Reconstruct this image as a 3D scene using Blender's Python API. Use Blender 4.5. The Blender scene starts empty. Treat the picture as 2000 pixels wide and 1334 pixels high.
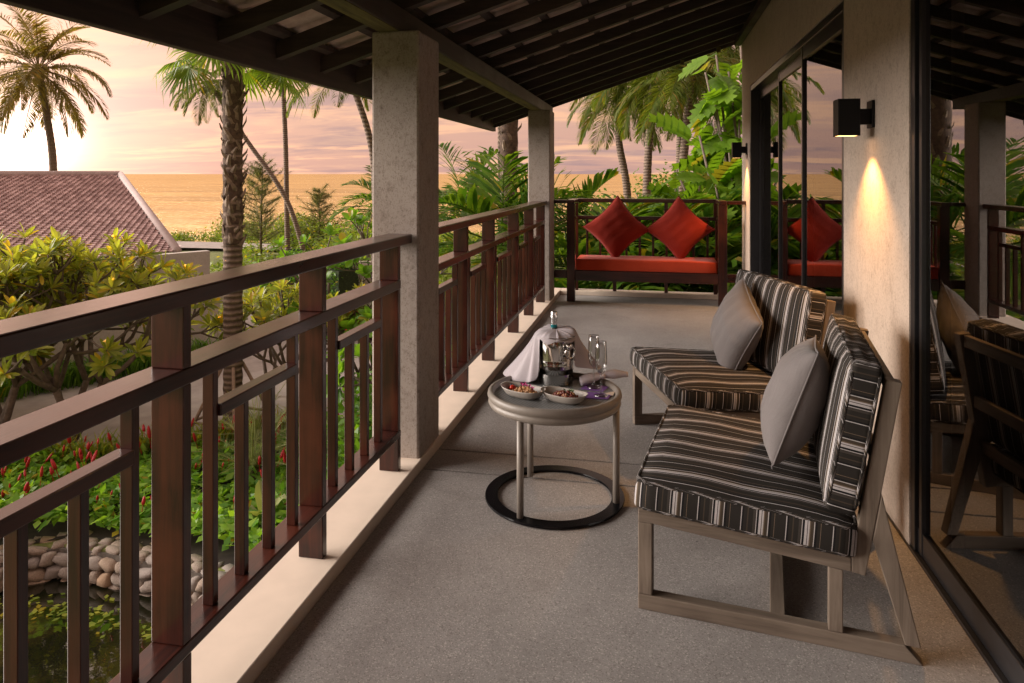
import bpy, bmesh, math, random
import numpy as np
from mathutils import Vector, Matrix, Euler

random.seed(7)
R = math.radians
sc = bpy.context.scene
COL = sc.collection

# ------------------------------------------------------------------ camera
cam_d = bpy.data.cameras.new("camera"); cam = bpy.data.objects.new("camera", cam_d); COL.objects.link(cam)
YAW = math.atan2(280, 1400)
cam.location = (0, 0, 1.4); cam.rotation_euler = (R(90), 0, YAW)
cam_d.sensor_width = 36; cam_d.lens = 25.2; cam_d.shift_y = -0.1635
cam_d.clip_start = 0.05; cam_d.clip_end = 90000
sc.camera = cam
sc.render.resolution_x, sc.render.resolution_y = 1024, 683

# ------------------------------------------------------------------ world: overcast sunset sky
SUN_AZ = R(45.7)      # left of the balcony axis
SUN_EL = R(2.6)
SUN_DIR = Vector((-math.sin(SUN_AZ)*math.cos(SUN_EL), math.cos(SUN_AZ)*math.cos(SUN_EL), math.sin(SUN_EL)))
world = bpy.data.worlds.new("World"); sc.world = world; world.use_nodes = True
wt = world.node_tree; wt.nodes.clear()
def wn(t, **kw):
    n = wt.nodes.new(t)
    for k, v in kw.items(): setattr(n, k, v)
    return n
def wl(a, b): wt.links.new(a, b)
def wmath(op, a, b=None, clamp=False):
    n = wn('ShaderNodeMath', operation=op, use_clamp=clamp)
    for i, v in enumerate((a, b)):
        if v is None: continue
        if hasattr(v, 'is_output'): wl(v, n.inputs[i])
        else: n.inputs[i].default_value = v
    return n.outputs[0]
def wmix(fac, a, b, bt='MIX'):
    n = wn('ShaderNodeMix', data_type='RGBA', blend_type=bt)
    for i, v in ((0, fac), (6, a), (7, b)):
        if hasattr(v, 'is_output'): wl(v, n.inputs[i])
        elif isinstance(v, tuple): n.inputs[i].default_value = (*v, 1)
        else: n.inputs[i].default_value = v
    return n.outputs[2]
geo = wn('ShaderNodeTexCoord'); DIRV = geo.outputs['Generated']
sep = wn('ShaderNodeSeparateXYZ'); wl(DIRV, sep.inputs[0])
zc = wmath('MAXIMUM', sep.outputs[2], 0.0)
dot = wn('ShaderNodeVectorMath', operation='DOT_PRODUCT'); wl(DIRV, dot.inputs[0]); dot.inputs[1].default_value = SUN_DIR
cosg = wmath('MAXIMUM', dot.outputs['Value'], 0.0)
ramp = wn('ShaderNodeValToRGB'); wl(zc, ramp.inputs[0])
el = ramp.color_ramp.elements
el[0].position = 0.0; el[0].color = (0.56, 0.33, 0.285, 1)
el[1].position = 1.0; el[1].color = (1.25, 1.02, 0.95, 1)
for p, c in ((0.05, (0.64, 0.375, 0.30)), (0.15, (0.74, 0.45, 0.335)), (0.30, (0.88, 0.58, 0.46)), (0.55, (1.08, 0.80, 0.70))):
    e = el.new(p); e.color = (*c, 1)
# clouds: projected on a layer so that they flatten towards the horizon
zp = wmath('ADD', zc, 0.09)
cxx = wmath('DIVIDE', sep.outputs[0], zp); cyy = wmath('DIVIDE', sep.outputs[1], zp)
cv = wn('ShaderNodeCombineXYZ'); wl(cxx, cv.inputs[0]); wl(cyy, cv.inputs[1])
def cloud(scale, detail, rough, lo, hi, off, dist=0.4):
    mp = wn('ShaderNodeMapping'); wl(cv.outputs[0], mp.inputs[0]); mp.inputs['Location'].default_value = off
    mp.inputs['Rotation'].default_value = (0, 0, -YAW); mp.inputs['Scale'].default_value = (0.55, 1.0, 1)
    n = wn('ShaderNodeTexNoise'); wl(mp.outputs[0], n.inputs['Vector'])
    n.inputs['Scale'].default_value = scale; n.inputs['Detail'].default_value = detail; n.inputs['Roughness'].default_value = rough
    n.inputs['Distortion'].default_value = dist
    r = wn('ShaderNodeMapRange', interpolation_type='SMOOTHSTEP'); wl(n.outputs['Fac'], r.inputs[0])
    r.inputs[1].default_value = lo; r.inputs[2].default_value = hi
    return r.outputs[0]
bright = cloud(1.0, 10, 0.62, 0.50, 0.62, (3.1, 1.7, 0))
grey = cloud(0.62, 9, 0.6, 0.47, 0.60, (9.3, 4.2, 0))
streak = cloud(1.7, 8, 0.65, 0.50, 0.72, (0.4, 7.7, 0), 0.8)
c = ramp.outputs[0]
c = wmix(wmath('MULTIPLY', grey, 0.85), c, (0.40, 0.265, 0.27))
c = wmix(wmath('MULTIPLY', bright, 0.80), c, (0.98, 0.55, 0.34))
c = wmix(wmath('MULTIPLY', streak, 0.42), c, (1.0, 0.60, 0.36))
g1 = wmath('MULTIPLY', wmath('POWER', cosg, 9.0), 1.0)
g2 = wmath('MULTIPLY', wmath('POWER', cosg, 70.0), 1.0)
g3 = wmath('MULTIPLY', wmath('POWER', cosg, 900.0), 1.0)
def glow(cin, g, col):
    m = wn('ShaderNodeVectorMath', operation='SCALE'); m.inputs[0].default_value = col; wl(g, m.inputs[3])
    a = wn('ShaderNodeVectorMath', operation='ADD'); wl(cin, a.inputs[0]); wl(m.outputs[0], a.inputs[1]); return a.outputs[0]
c = glow(c, g1, (0.19, 0.11, 0.075)); c = glow(c, g2, (0.62, 0.38, 0.31)); c = glow(c, g3, (2.6, 1.9, 1.5))
nish = wn('ShaderNodeTexSky'); nish.sky_type = 'NISHITA'; nish.sun_disc = False
nish.sun_elevation = SUN_EL; nish.sun_rotation = -SUN_AZ
bg2 = wn('ShaderNodeBackground'); wl(nish.outputs[0], bg2.inputs[0]); bg2.inputs[1].default_value = 0.0008
bg = wn('ShaderNodeBackground'); wl(c, bg.inputs[0]); bg.inputs[1].default_value = 0.162
add = wn('ShaderNodeAddShader'); wl(bg.outputs[0], add.inputs[0]); wl(bg2.outputs[0], add.inputs[1])
wo = wn('ShaderNodeOutputWorld'); wl(add.outputs[0], wo.inputs[0])

# ------------------------------------------------------------------ sun behind thin cloud: very soft
sl = bpy.data.lights.new("sun", 'SUN'); sun = bpy.data.objects.new("sun", sl); COL.objects.link(sun)
sl.energy = 1.5; sl.angle = R(50); sl.color = (1.0, 0.90, 0.82)
_el, _az = R(15), R(98)
_d = Vector((-math.sin(_az)*math.cos(_el), math.cos(_az)*math.cos(_el), math.sin(_el)))
sun.rotation_euler = _d.to_track_quat('Z', 'Y').to_euler()

vs = sc.view_settings
vs.view_transform = 'Standard'; vs.look = 'None'; vs.gamma = 1; vs.use_curve_mapping = False; vs.exposure = 2.72
sc.cycles.use_denoising = True
sc.cycles.max_bounces = 10; sc.cycles.transparent_max_bounces = 24; sc.cycles.diffuse_bounces = 4
sc.cycles.glossy_bounces = 5; sc.cycles.transmission_bounces = 8
sc.cycles.caustics_reflective = False; sc.cycles.caustics_refractive = False
sc.cycles.sample_clamp_indirect = 6

# ================================================================== materials
def new_mat(name):
    m = bpy.data.materials.new(name); m.use_nodes = True
    nt = m.node_tree; b = nt.nodes['Principled BSDF']
    return m, nt, b
def N(nt, t, **kw):
    n = nt.nodes.new(t)
    for k, v in kw.items(): setattr(n, k, v)
    return n
def mixc(nt, fac, a, b, bt='MIX'):
    n = N(nt, 'ShaderNodeMix', data_type='RGBA', blend_type=bt)
    for i, v in ((0, fac), (6, a), (7, b)):
        if hasattr(v, 'is_output'): nt.links.new(v, n.inputs[i])
        elif isinstance(v, tuple): n.inputs[i].default_value = (*v, 1)
        else: n.inputs[i].default_value = v
    return n.outputs[2]
def coords(nt, kind='Object', scale=(1, 1, 1), rand=False):
    tc = N(nt, 'ShaderNodeTexCoord'); mp = N(nt, 'ShaderNodeMapping'); mp.inputs['Scale'].default_value = scale
    nt.links.new(tc.outputs[kind], mp.inputs[0])
    if rand:
        oi = N(nt, 'ShaderNodeObjectInfo'); mm = N(nt, 'ShaderNodeMath', operation='MULTIPLY'); mm.inputs[1].default_value = 37.0
        nt.links.new(oi.outputs['Random'], mm.inputs[0])
        cb = N(nt, 'ShaderNodeCombineXYZ')
        for i in range(3): nt.links.new(mm.outputs[0], cb.inputs[i])
        nt.links.new(cb.outputs[0], mp.inputs['Location'])
    return mp.outputs[0]
def noise(nt, vec, scale, detail=4, rough=0.55, dist=0):
    n = N(nt, 'ShaderNodeTexNoise'); nt.links.new(vec, n.inputs['Vector'])
    n.inputs['Scale'].default_value = scale; n.inputs['Detail'].default_value = detail
    n.inputs['Roughness'].default_value = rough; n.inputs['Distortion'].default_value = dist
    return n.outputs['Fac']
def mrange(nt, v, lo, hi, a=0, b=1):
    r = N(nt, 'ShaderNodeMapRange'); nt.links.new(v, r.inputs[0])
    for i, x in enumerate((lo, hi, a, b)): r.inputs[i+1].default_value = x
    return r.outputs[0]
def bump(nt, b, h, strength, dist=0.01):
    n = N(nt, 'ShaderNodeBump'); n.inputs['Strength'].default_value = strength; n.inputs['Distance'].default_value = dist
    nt.links.new(h, n.inputs['Height']); nt.links.new(n.outputs[0], b.inputs['Normal'])
def simple(name, col, rough=0.6, metal=0.0, nscale=30, var=0.25, bstr=0.1, spec=0.5):
    m, nt, b = new_mat(name)
    v = coords(nt, rand=True); f = noise(nt, v, nscale, 5)
    dark = tuple(x*(1-var) for x in col); lite = tuple(min(1, x*(1+var)) for x in col)
    nt.links.new(mixc(nt, mrange(nt, f, .3, .7), dark, lite), b.inputs['Base Color'])
    b.inputs['Roughness'].default_value = rough; b.inputs['Metallic'].default_value = metal
    b.inputs['Specular IOR Level'].default_value = spec
    if bstr: bump(nt, b, f, bstr, 0.004)
    return m
def wood(name, axis, dark, mid, lite, rough=0.36, contrast=1.0, spec=0.5):
    m, nt, b = new_mat(name)
    s = [16, 16, 16]; s[axis] = 1.1
    v = coords(nt, scale=tuple(s), rand=True)
    f = noise(nt, v, 2.2, 8, 0.62, 0.6); f2 = noise(nt, coords(nt, rand=True), 2.3, 4)
    s3 = [120, 120, 120]; s3[axis] = 5
    fine = noise(nt, coords(nt, scale=tuple(s3), rand=True), 1.6, 3)
    c = mixc(nt, mrange(nt, f, .38, .62), dark, mid)
    c = mixc(nt, mrange(nt, f2, .48, .72, 0, .7*contrast), c, lite)
    oi = N(nt, 'ShaderNodeObjectInfo')
    c = mixc(nt, mrange(nt, oi.outputs['Random'], 0, 1, 0, .35), c, dark)
    nt.links.new(c, b.inputs['Base Color'])
    nt.links.new(mrange(nt, f2, .3, .7, rough-.07, rough+.12), b.inputs['Roughness'])
    b.inputs['Specular IOR Level'].default_value = spec
    if name.startswith('dark'): b.inputs['Coat Weight'].default_value = .8; b.inputs['Coat Roughness'].default_value = .20
    bump(nt, b, fine, 0.16, 0.002)
    return m
DK, MD, LT = (0.017, 0.0042, 0.0028), (0.054, 0.0115, 0.0062), (0.115, 0.026, 0.011)
WOOD = [wood('dark_stained_wood_%s' % 'xyz'[i], i, DK, MD, LT, 0.32, 1.0, 0.15) for i in range(3)]
RW = [wood('roof_timber_%s' % 'xyz'[i], i, (0.026, 0.018, 0.0155), (0.055, 0.037, 0.031), (0.09, 0.060, 0.048), 0.5, 1.0, 0.4) for i in range(3)]
TEAK = [wood('weathered_teak_%s' % 'xyz'[i], i, (0.125, 0.096, 0.073), (0.225, 0.18, 0.14), (0.31, 0.25, 0.195), 0.62, 1.0, 0.3) for i in range(3)]

def m_concrete_floor():
    m, nt, b = new_mat('exposed_aggregate_floor')
    v = coords(nt)
    sp = N(nt, 'ShaderNodeTexVoronoi'); nt.links.new(v, sp.inputs['Vector']); sp.inputs['Scale'].default_value = 260
    f = noise(nt, v, 1.1, 9, .68); f2 = noise(nt, v, 140, 3, .7)
    spk = N(nt, 'ShaderNodeSeparateColor'); nt.links.new(sp.outputs['Color'], spk.inputs[0])
    c = mixc(nt, mrange(nt, f, .3, .7), (0.235, 0.219, 0.209), (0.355, 0.334, 0.319))
    c = mixc(nt, mrange(nt, spk.outputs[0], .80, .98, 0, .6), c, (0.55, 0.51, 0.48))
    c = mixc(nt, mrange(nt, spk.outputs[1], .74, .95, 0, .6), c, (0.13, 0.115, 0.105))
    st = noise(nt, v, 2.6, 8, .72, 1.2); c = mixc(nt, mrange(nt, st, .56, .70, 0, .45), c, (0.17, 0.15, 0.135))
    sp2 = N(nt, 'ShaderNodeTexVoronoi'); nt.links.new(v, sp2.inputs['Vector']); sp2.inputs['Scale'].default_value = 5.5
    c = mixc(nt, mrange(nt, sp2.outputs['Distance'], .035, .02, 0, .7), c, (0.06, 0.05, 0.045))
    nt.links.new(c, b.inputs['Base Color']); b.inputs['Roughness'].default_value = 0.62
    nt.links.new(mrange(nt, noise(nt, v, .8, 4), .35, .65, .5, .75), b.inputs['Roughness'])
    bump(nt, b, f2, 0.35, 0.0025)
    return m
FLOOR = m_concrete_floor()
def m_render_wall(name, a, bb, cc):
    m, nt, b = new_mat(name)
    v = coords(nt, scale=(1, 1, .75)); v2 = coords(nt)
    f = noise(nt, v, 120, 5, .75); f2 = noise(nt, v2, 1.2, 4); f3 = noise(nt, v, 22, 9, .85)
    c = mixc(nt, mrange(nt, f2, .3, .7), a, bb)
    c = mixc(nt, mrange(nt, f, .52, .66, 0, .8), c, cc)
    c = mixc(nt, mrange(nt, f3, .50, .66, 0, .75), c, cc)
    nt.links.new(c, b.inputs['Base Color']); b.inputs['Roughness'].default_value = 0.85
    b.inputs['Specular IOR Level'].default_value = 0.25
    bump(nt, b, f, 0.35, 0.004)
    return m
PILLAR = m_render_wall('textured_pillar_render', (0.35, 0.30, 0.265), (0.43, 0.375, 0.33), (0.18, 0.14, 0.112))
WALL = m_render_wall('textured_wall_render', (0.52, 0.435, 0.365), (0.62, 0.525, 0.44), (0.32, 0.25, 0.195))
GWALL = m_render_wall('garden_wall_render', (0.46, 0.42, 0.38), (0.56, 0.51, 0.46), (0.33, 0.30, 0.27))
KERB = simple('cream_painted_kerb', (0.69, 0.58, 0.475), 0.6, nscale=9, var=.05, bstr=.05)
BLACK = simple('black_powder_coat', (0.006, 0.006, 0.007), 0.5, nscale=200, var=.2, bstr=.05, spec=.18)
ALU = simple('dark_anodised_frame', (0.018, 0.018, 0.02), 0.30, nscale=60, var=.2, bstr=0.02)
LALU = simple('grey_anodised_trim', (0.16, 0.16, 0.17), 0.35, .6, nscale=60, var=.15, bstr=0.02)
TAUPE = simple('taupe_lacquered_metal', (0.245, 0.215, 0.185), 0.42, nscale=40, var=.06, bstr=.03)
GLOSSB = simple('black_glass_ring', (0.006, 0.006, 0.007), 0.16, nscale=5, var=.1, bstr=0, spec=.12)
STEEL = simple('polished_steel', (0.60, 0.58, 0.56), 0.09, 1.0, nscale=8, var=.05, bstr=0.02)
FOIL = simple('silver_foil', (0.62, 0.63, 0.66), 0.25, 1.0, nscale=120, var=.25, bstr=.6)
TEAL = simple('teal_foil', (0.02, 0.25, 0.30), 0.3, .6, nscale=60, var=.2, bstr=.2)
BOTTLE = simple('dark_green_bottle', (0.01, 0.03, 0.012), 0.08, nscale=5, var=.2, bstr=0)
CERAM = simple('off_white_ceramic', (0.44, 0.40, 0.355), 0.3, nscale=14, var=.05, bstr=.02)
CLOTHM = simple('white_cotton_napkin', (0.58, 0.53, 0.56), 0.9, nscale=300, var=.06, bstr=.15, spec=.2)
PURPLE = simple('purple_card', (0.17, 0.075, 0.30), 0.6, nscale=50, var=.15, bstr=.03)
PAPER = simple('cream_paper', (0.62, 0.50, 0.40), 0.7, nscale=50, var=.05, bstr=.03)
NUTM = simple('roasted_nuts', (0.46, 0.24, 0.10), 0.5, nscale=60, var=.35, bstr=.2)
BEANM = simple('glazed_red_beans', (0.13, 0.022, 0.012), 0.2, nscale=60, var=.5, bstr=.1)
TOMATO = simple('red_tomato', (0.52, 0.03, 0.012), 0.15, nscale=9, var=.2, bstr=0)
ORCHID = simple('magenta_orchid', (0.42, 0.01, 0.16), 0.6, nscale=40, var=.3, bstr=.1)
HERB = simple('green_herb', (0.05, 0.12, 0.02), 0.6, nscale=40, var=.3, bstr=.1)
GRAPE = simple('dark_grape', (0.015, 0.012, 0.05), 0.25, nscale=30, var=.3, bstr=0)
ROADM = simple('driveway_concrete', (0.36, 0.32, 0.295), 0.85, nscale=3.0, var=.16, bstr=.3)
REDM = simple('red_enamel', (0.50, 0.012, 0.014), 0.4, nscale=20, var=.12, bstr=.02)
CREAMW = simple('cream_slat_wall', (0.50, 0.42, 0.36), 0.8, nscale=8, var=.06, bstr=.1)
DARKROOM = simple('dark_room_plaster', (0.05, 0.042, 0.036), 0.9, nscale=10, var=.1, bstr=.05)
CURTAIN = simple('grey_curtain', (0.12, 0.11, 0.10), 0.9, nscale=40, var=.1, bstr=.05)
BATTENM = simple('roof_batten_wood', (0.05, 0.033, 0.028), 0.7, nscale=30, var=.3, bstr=.2)
def m_beam_under():
    m, nt, b = new_mat('weathered_beam_underside')
    v = coords(nt, scale=(14, .9, 14)); f = noise(nt, v, 2.0, 7, .65, .5)
    c = mixc(nt, mrange(nt, f, .3, .65), (0.045, 0.038, 0.012), (0.19, 0.165, 0.045))
    nt.links.new(c, b.inputs['Base Color']); b.inputs['Roughness'].default_value = .8; bump(nt, b, f, .4, .006)
    return m
BEAMU = m_beam_under()
def m_tile():
    m, nt, b = new_mat('old_clay_tile')
    v = coords(nt, rand=True); f = noise(nt, v, 9, 6, .65)
    oi = N(nt, 'ShaderNodeObjectInfo')
    c = mixc(nt, mrange(nt, f, .3, .7), (0.45, 0.31, 0.26), (0.78, 0.64, 0.57))
    c = mixc(nt, mrange(nt, oi.outputs['Random'], 0, 1, 0, .45), c, (0.55, 0.47, 0.43))
    nt.links.new(c, b.inputs['Base Color']); b.inputs['Roughness'].default_value = .85; bump(nt, b, f, .3, .004)
    return m
TILE = m_tile()
def m_fish_tile():
    m, nt, b = new_mat('pink_grey_roof_shingle')
    g = N(nt, 'ShaderNodeNewGeometry')
    c = mixc(nt, g.outputs['Random Per Island'], (0.36, 0.25, 0.24), (0.66, 0.51, 0.49))
    nt.links.new(c, b.inputs['Base Color']); b.inputs['Roughness'].default_value = .7
    return m
SHINGLE = m_fish_tile()
def fabric(name, col, scale=900, var=.18):
    m, nt, b = new_mat(name)
    v = coords(nt)
    wv = N(nt, 'ShaderNodeTexWave'); nt.links.new(v, wv.inputs[0]); wv.inputs['Scale'].default_value = scale/6
    f = noise(nt, v, 5, 5); f2 = noise(nt, v, 420, 2)
    c = mixc(nt, mrange(nt, f, .3, .7), tuple(x*(1-var*.5) for x in col), tuple(x*(1+var*.5) for x in col))
    c = mixc(nt, mrange(nt, f2, .35, .65, 0, .35), c, tuple(x*.72 for x in col))
    nt.links.new(c, b.inputs['Base Color']); b.inputs['Roughness'].default_value = .9
    b.inputs['Specular IOR Level'].default_value = .15; b.inputs['Sheen Weight'].default_value = .15
    wr = noise(nt, coords(nt, scale=(1, 1, .6)), 11, 3, .5, 1.4)
    ad = N(nt, 'ShaderNodeMath', operation='MULTIPLY_ADD'); nt.links.new(wr, ad.inputs[0]); ad.inputs[1].default_value = 7.0; nt.links.new(f2, ad.inputs[2])
    bump(nt, b, ad.outputs[0], .30, .0022)
    return m
REDF = fabric('red_outdoor_fabric', (0.31, 0.026, 0.014))
ORNF = fabric('orange_red_outdoor_fabric', (0.52, 0.058, 0.022))
GREYF = fabric('grey_linen', (0.175, 0.158, 0.155))
def m_stripe():
    m, nt, b = new_mat('striped_upholstery')
    uv = N(nt, 'ShaderNodeUVMap'); uv.uv_map = 'stripe'
    sx = N(nt, 'ShaderNodeSeparateXYZ'); nt.links.new(uv.outputs[0], sx.inputs[0])
    dv = N(nt, 'ShaderNodeMath', operation='DIVIDE'); nt.links.new(sx.outputs[0], dv.inputs[0]); dv.inputs[1].default_value = 0.128
    fr = N(nt, 'ShaderNodeMath', operation='FRACT'); nt.links.new(dv.outputs[0], fr.inputs[0])
    cr = N(nt, 'ShaderNodeValToRGB'); nt.links.new(fr.outputs[0], cr.inputs[0]); cr.color_ramp.interpolation = 'CONSTANT'
    dk, bk, wh, br, tp, tn = (0.026, 0.023, 0.020), (0.008, 0.008, 0.009), (0.56, 0.53, 0.53), (0.066, 0.05, 0.035), (0.058, 0.05, 0.043), (0.19, 0.14, 0.095)
    st = [(0, dk), (.16, wh), (.178, bk), (.22, dk), (.30, br), (.325, dk), (.43, tp), (.50, wh), (.515, bk), (.56, wh), (.615, tp), (.63, wh), (.665, tn),
          (.69, br), (.76, wh), (.778, bk), (.83, dk), (.90, tn), (.912, dk)]
    els = cr.color_ramp.elements; els[0].position = 0; els[0].color = (*dk, 1); els[1].position = st[1][0]; els[1].color = (*st[1][1], 1)
    for p, cc in st[2:]:
        e = els.new(p); e.color = (*cc, 1)
    v = coords(nt); f2 = noise(nt, v, 500, 2)
    c = mixc(nt, mrange(nt, f2, .35, .65, 0, .25), cr.outputs[0], (0.03, 0.025, 0.022))
    nt.links.new(c, b.inputs['Base Color']); b.inputs['Roughness'].default_value = .85
    b.inputs['Specular IOR Level'].default_value = .2; bump(nt, b, f2, .25, .0012)
    return m
STRIPE = m_stripe()
def m_weave():
    m, nt, b = new_mat('woven_tray_mat')
    v = coords(nt); ck = N(nt, 'ShaderNodeTexChecker'); nt.links.new(v, ck.inputs['Vector']); ck.inputs['Scale'].default_value = 110
    ck.inputs[1].default_value = (0.07, 0.072, 0.074, 1); ck.inputs[2].default_value = (0.27, 0.275, 0.275, 1)
    nt.links.new(ck.outputs[0], b.inputs['Base Color']); b.inputs['Roughness'].default_value = .4; bump(nt, b, ck.outputs[1], .4, .002)
    return m
WEAVE = m_weave()
def leafmat(name, a, bb, yel=(0.30, 0.24, 0.02), yamt=0.06, trans=.42, rough=.42, spec=.35):
    m, nt, b = new_mat(name)
    g = N(nt, 'ShaderNodeNewGeometry'); rnd = g.outputs['Random Per Island']
    a = (a[0]*2.1, a[1]*1.9, a[2]*1.4); bb = (bb[0]*2.0, bb[1]*1.75, bb[2]*1.4)
    c = mixc(nt, rnd, a, bb)
    v = coords(nt, rand=True); f = noise(nt, v, 1.6, 3)
    c = mixc(nt, mrange(nt, f, .35, .65, 0, .45), c, tuple(x*.55 for x in a))
    oi = N(nt, 'ShaderNodeObjectInfo')
    ad = N(nt, 'ShaderNodeMath', operation='ADD'); nt.links.new(rnd, ad.inputs[0]); nt.links.new(oi.outputs['Random'], ad.inputs[1])
    fr = N(nt, 'ShaderNodeMath', operation='FRACT'); nt.links.new(ad.outputs[0], fr.inputs[0])
    lt = N(nt, 'ShaderNodeMath', operation='LESS_THAN'); nt.links.new(fr.outputs[0], lt.inputs[0]); lt.inputs[1].default_value = yamt
    c = mixc(nt, lt.outputs[0], c, yel)
    nt.links.new(c, b.inputs['Base Color']); b.inputs['Roughness'].default_value = rough; b.inputs['Specular IOR Level'].default_value = spec
    tr = N(nt, 'ShaderNodeBsdfTranslucent')
    gm = N(nt, 'ShaderNodeMix', data_type='RGBA', blend_type='MULTIPLY'); gm.inputs[0].default_value = 1
    nt.links.new(c, gm.inputs[6]); gm.inputs[7].default_value = (1.9, 1.9, .7, 1)
    nt.links.new(gm.outputs[2], tr.inputs[0])
    mx = N(nt, 'ShaderNodeMixShader'); mx.inputs[0].default_value = trans
    nt.links.new(b.outputs[0], mx.inputs[1]); nt.links.new(tr.outputs[0], mx.inputs[2])
    nt.links.new(mx.outputs[0], nt.nodes['Material Output'].inputs[0])
    return m
L_COCO = leafmat('coconut_frond', (0.035, 0.062, 0.015), (0.085, 0.105, 0.026), (0.20, 0.14, 0.03), .08)
L_COCO_HAZE = leafmat('coconut_frond_hazed', (0.075, 0.07, 0.03), (0.14, 0.115, 0.045), (0.25, 0.15, 0.04), .10)  # lighter copy: haze around the sun put into the frond colour
L_FAN = leafmat('fan_palm_leaf', (0.045, 0.095, 0.018), (0.12, 0.17, 0.03), yamt=.04)
L_ARECA = leafmat('feather_palm_leaf', (0.026, 0.075, 0.010), (0.085, 0.145, 0.020), yamt=.05)
L_BREAD = leafmat('lobed_leaf', (0.028, 0.085, 0.009), (0.095, 0.185, 0.02), (0.22, 0.20, 0.025), .03, trans=.42)
L_FRANG = leafmat('frangipani_leaf', (0.075, 0.12, 0.03), (0.21, 0.235, 0.055), (0.48, 0.34, 0.04), .10, rough=.35, trans=.48)
L_BED = leafmat('flower_bed_leaf', (0.05, 0.14, 0.02), (0.15, 0.27, 0.04), yamt=.03)
L_BUSH = leafmat('shrub_leaf', (0.045, 0.085, 0.014), (0.13, 0.18, 0.03), yamt=.05)
L_HEDGE = leafmat('hedge_leaf', (0.035, 0.10, 0.012), (0.09, 0.19, 0.02), yamt=.02)
L_GRASS = leafmat('grass_blade', (0.07, 0.12, 0.02), (0.19, 0.22, 0.04), yamt=.08)
L_CYCAD = leafmat('cycad_leaf', (0.09, 0.13, 0.07), (0.20, 0.24, 0.12), yamt=.02, trans=.3)
L_PINE = leafmat('casuarina_needles', (0.045, 0.065, 0.035), (0.10, 0.115, 0.055), yamt=.02, trans=.3)
L_DARK = leafmat('dark_glossy_leaf', (0.03, 0.09, 0.012), (0.09, 0.18, 0.025), yamt=.03)
FLW = leafmat('white_frangipani_flower', (0.65, 0.60, 0.42), (0.75, 0.70, 0.52), yamt=.0, trans=.3)
REDFL = simple('red_ginger_bract', (0.40, 0.012, 0.018), .5, nscale=60, var=.35, bstr=.2)
def m_ringbark(name, a, bb, sc_):
    m, nt, b = new_mat(name); v = coords(nt)
    wv = N(nt, 'ShaderNodeTexWave', bands_direction='Z'); nt.links.new(v, wv.inputs[0]); wv.inputs['Scale'].default_value = sc_; wv.inputs['Distortion'].default_value = 1.6; wv.inputs['Detail'].default_value = 3
    f = noise(nt, v, 11, 5, .65)
    c = mixc(nt, wv.outputs['Fac'], a, bb); c = mixc(nt, mrange(nt, f, .4, .7, 0, .6), c, tuple(x*.6 for x in a))
    nt.links.new(c, b.inputs['Base Color']); b.inputs['Roughness'].default_value = .9
    ad = N(nt, 'ShaderNodeMath', operation='ADD'); nt.links.new(wv.outputs['Fac'], ad.inputs[0]); nt.links.new(f, ad.inputs[1]); bump(nt, b, ad.outputs[0], .6, .03); return m
BARK = m_ringbark('grey_palm_bark', (0.11, 0.075, 0.055), (0.27, 0.20, 0.15), 3.4)
BARKD = simple('dark_fibrous_bark', (0.085, 0.055, 0.038), .95, nscale=22, var=.5, bstr=.7)
STUBM = simple('dry_leaf_base', (0.22, 0.165, 0.12), .9, nscale=14, var=.4, bstr=.4)
BRANCH = simple('smooth_branch_bark', (0.15, 0.115, 0.09), .85, nscale=14, var=.35, bstr=.3)
STAKE = simple('bamboo_stake', (0.27, 0.19, 0.13), .8, nscale=20, var=.25, bstr=.2)
SOIL = simple('dark_soil', (0.035, 0.026, 0.02), .95, nscale=8, var=.4, bstr=.5)
MORTAR = simple('dark_mortar', (0.10, 0.085, 0.07), .95, nscale=20, var=.3, bstr=.3)
def m_stone():
    m, nt, b = new_mat('river_stone')
    v = coords(nt, rand=True); f = noise(nt, v, 7, 7, .65); oi = N(nt, 'ShaderNodeObjectInfo')
    c = mixc(nt, mrange(nt, f, .3, .7), (0.15, 0.118, 0.09), (0.42, 0.335, 0.265))
    c = mixc(nt, mrange(nt, oi.outputs['Random'], .45, 1, 0, .7), c, (0.27, 0.255, 0.24))
    c = mixc(nt, mrange(nt, oi.outputs['Random'], .18, 0, 0, .6), c, (0.42, 0.27, 0.15))
    nt.links.new(c, b.inputs['Base Color']); b.inputs['Roughness'].default_value = .8; bump(nt, b, f, .5, .02)
    return m
STONE = m_stone()
def m_ground():
    m, nt, b = new_mat('ground_grass_and_earth')
    v = coords(nt); f = noise(nt, v, .35, 6, .6); f2 = noise(nt, v, 14, 4, .7)
    c = mixc(nt, mrange(nt, f, .35, .6), (0.10, 0.125, 0.03), (0.17, 0.19, 0.05))
    c = mixc(nt, mrange(nt, f2, .4, .7, 0, .6), c, (0.07, 0.085, 0.025))
    nt.links.new(c, b.inputs['Base Color']); b.inputs['Roughness'].default_value = .95; bump(nt, b, f2, .6, .05)
    return m
GROUND = m_ground()
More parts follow.
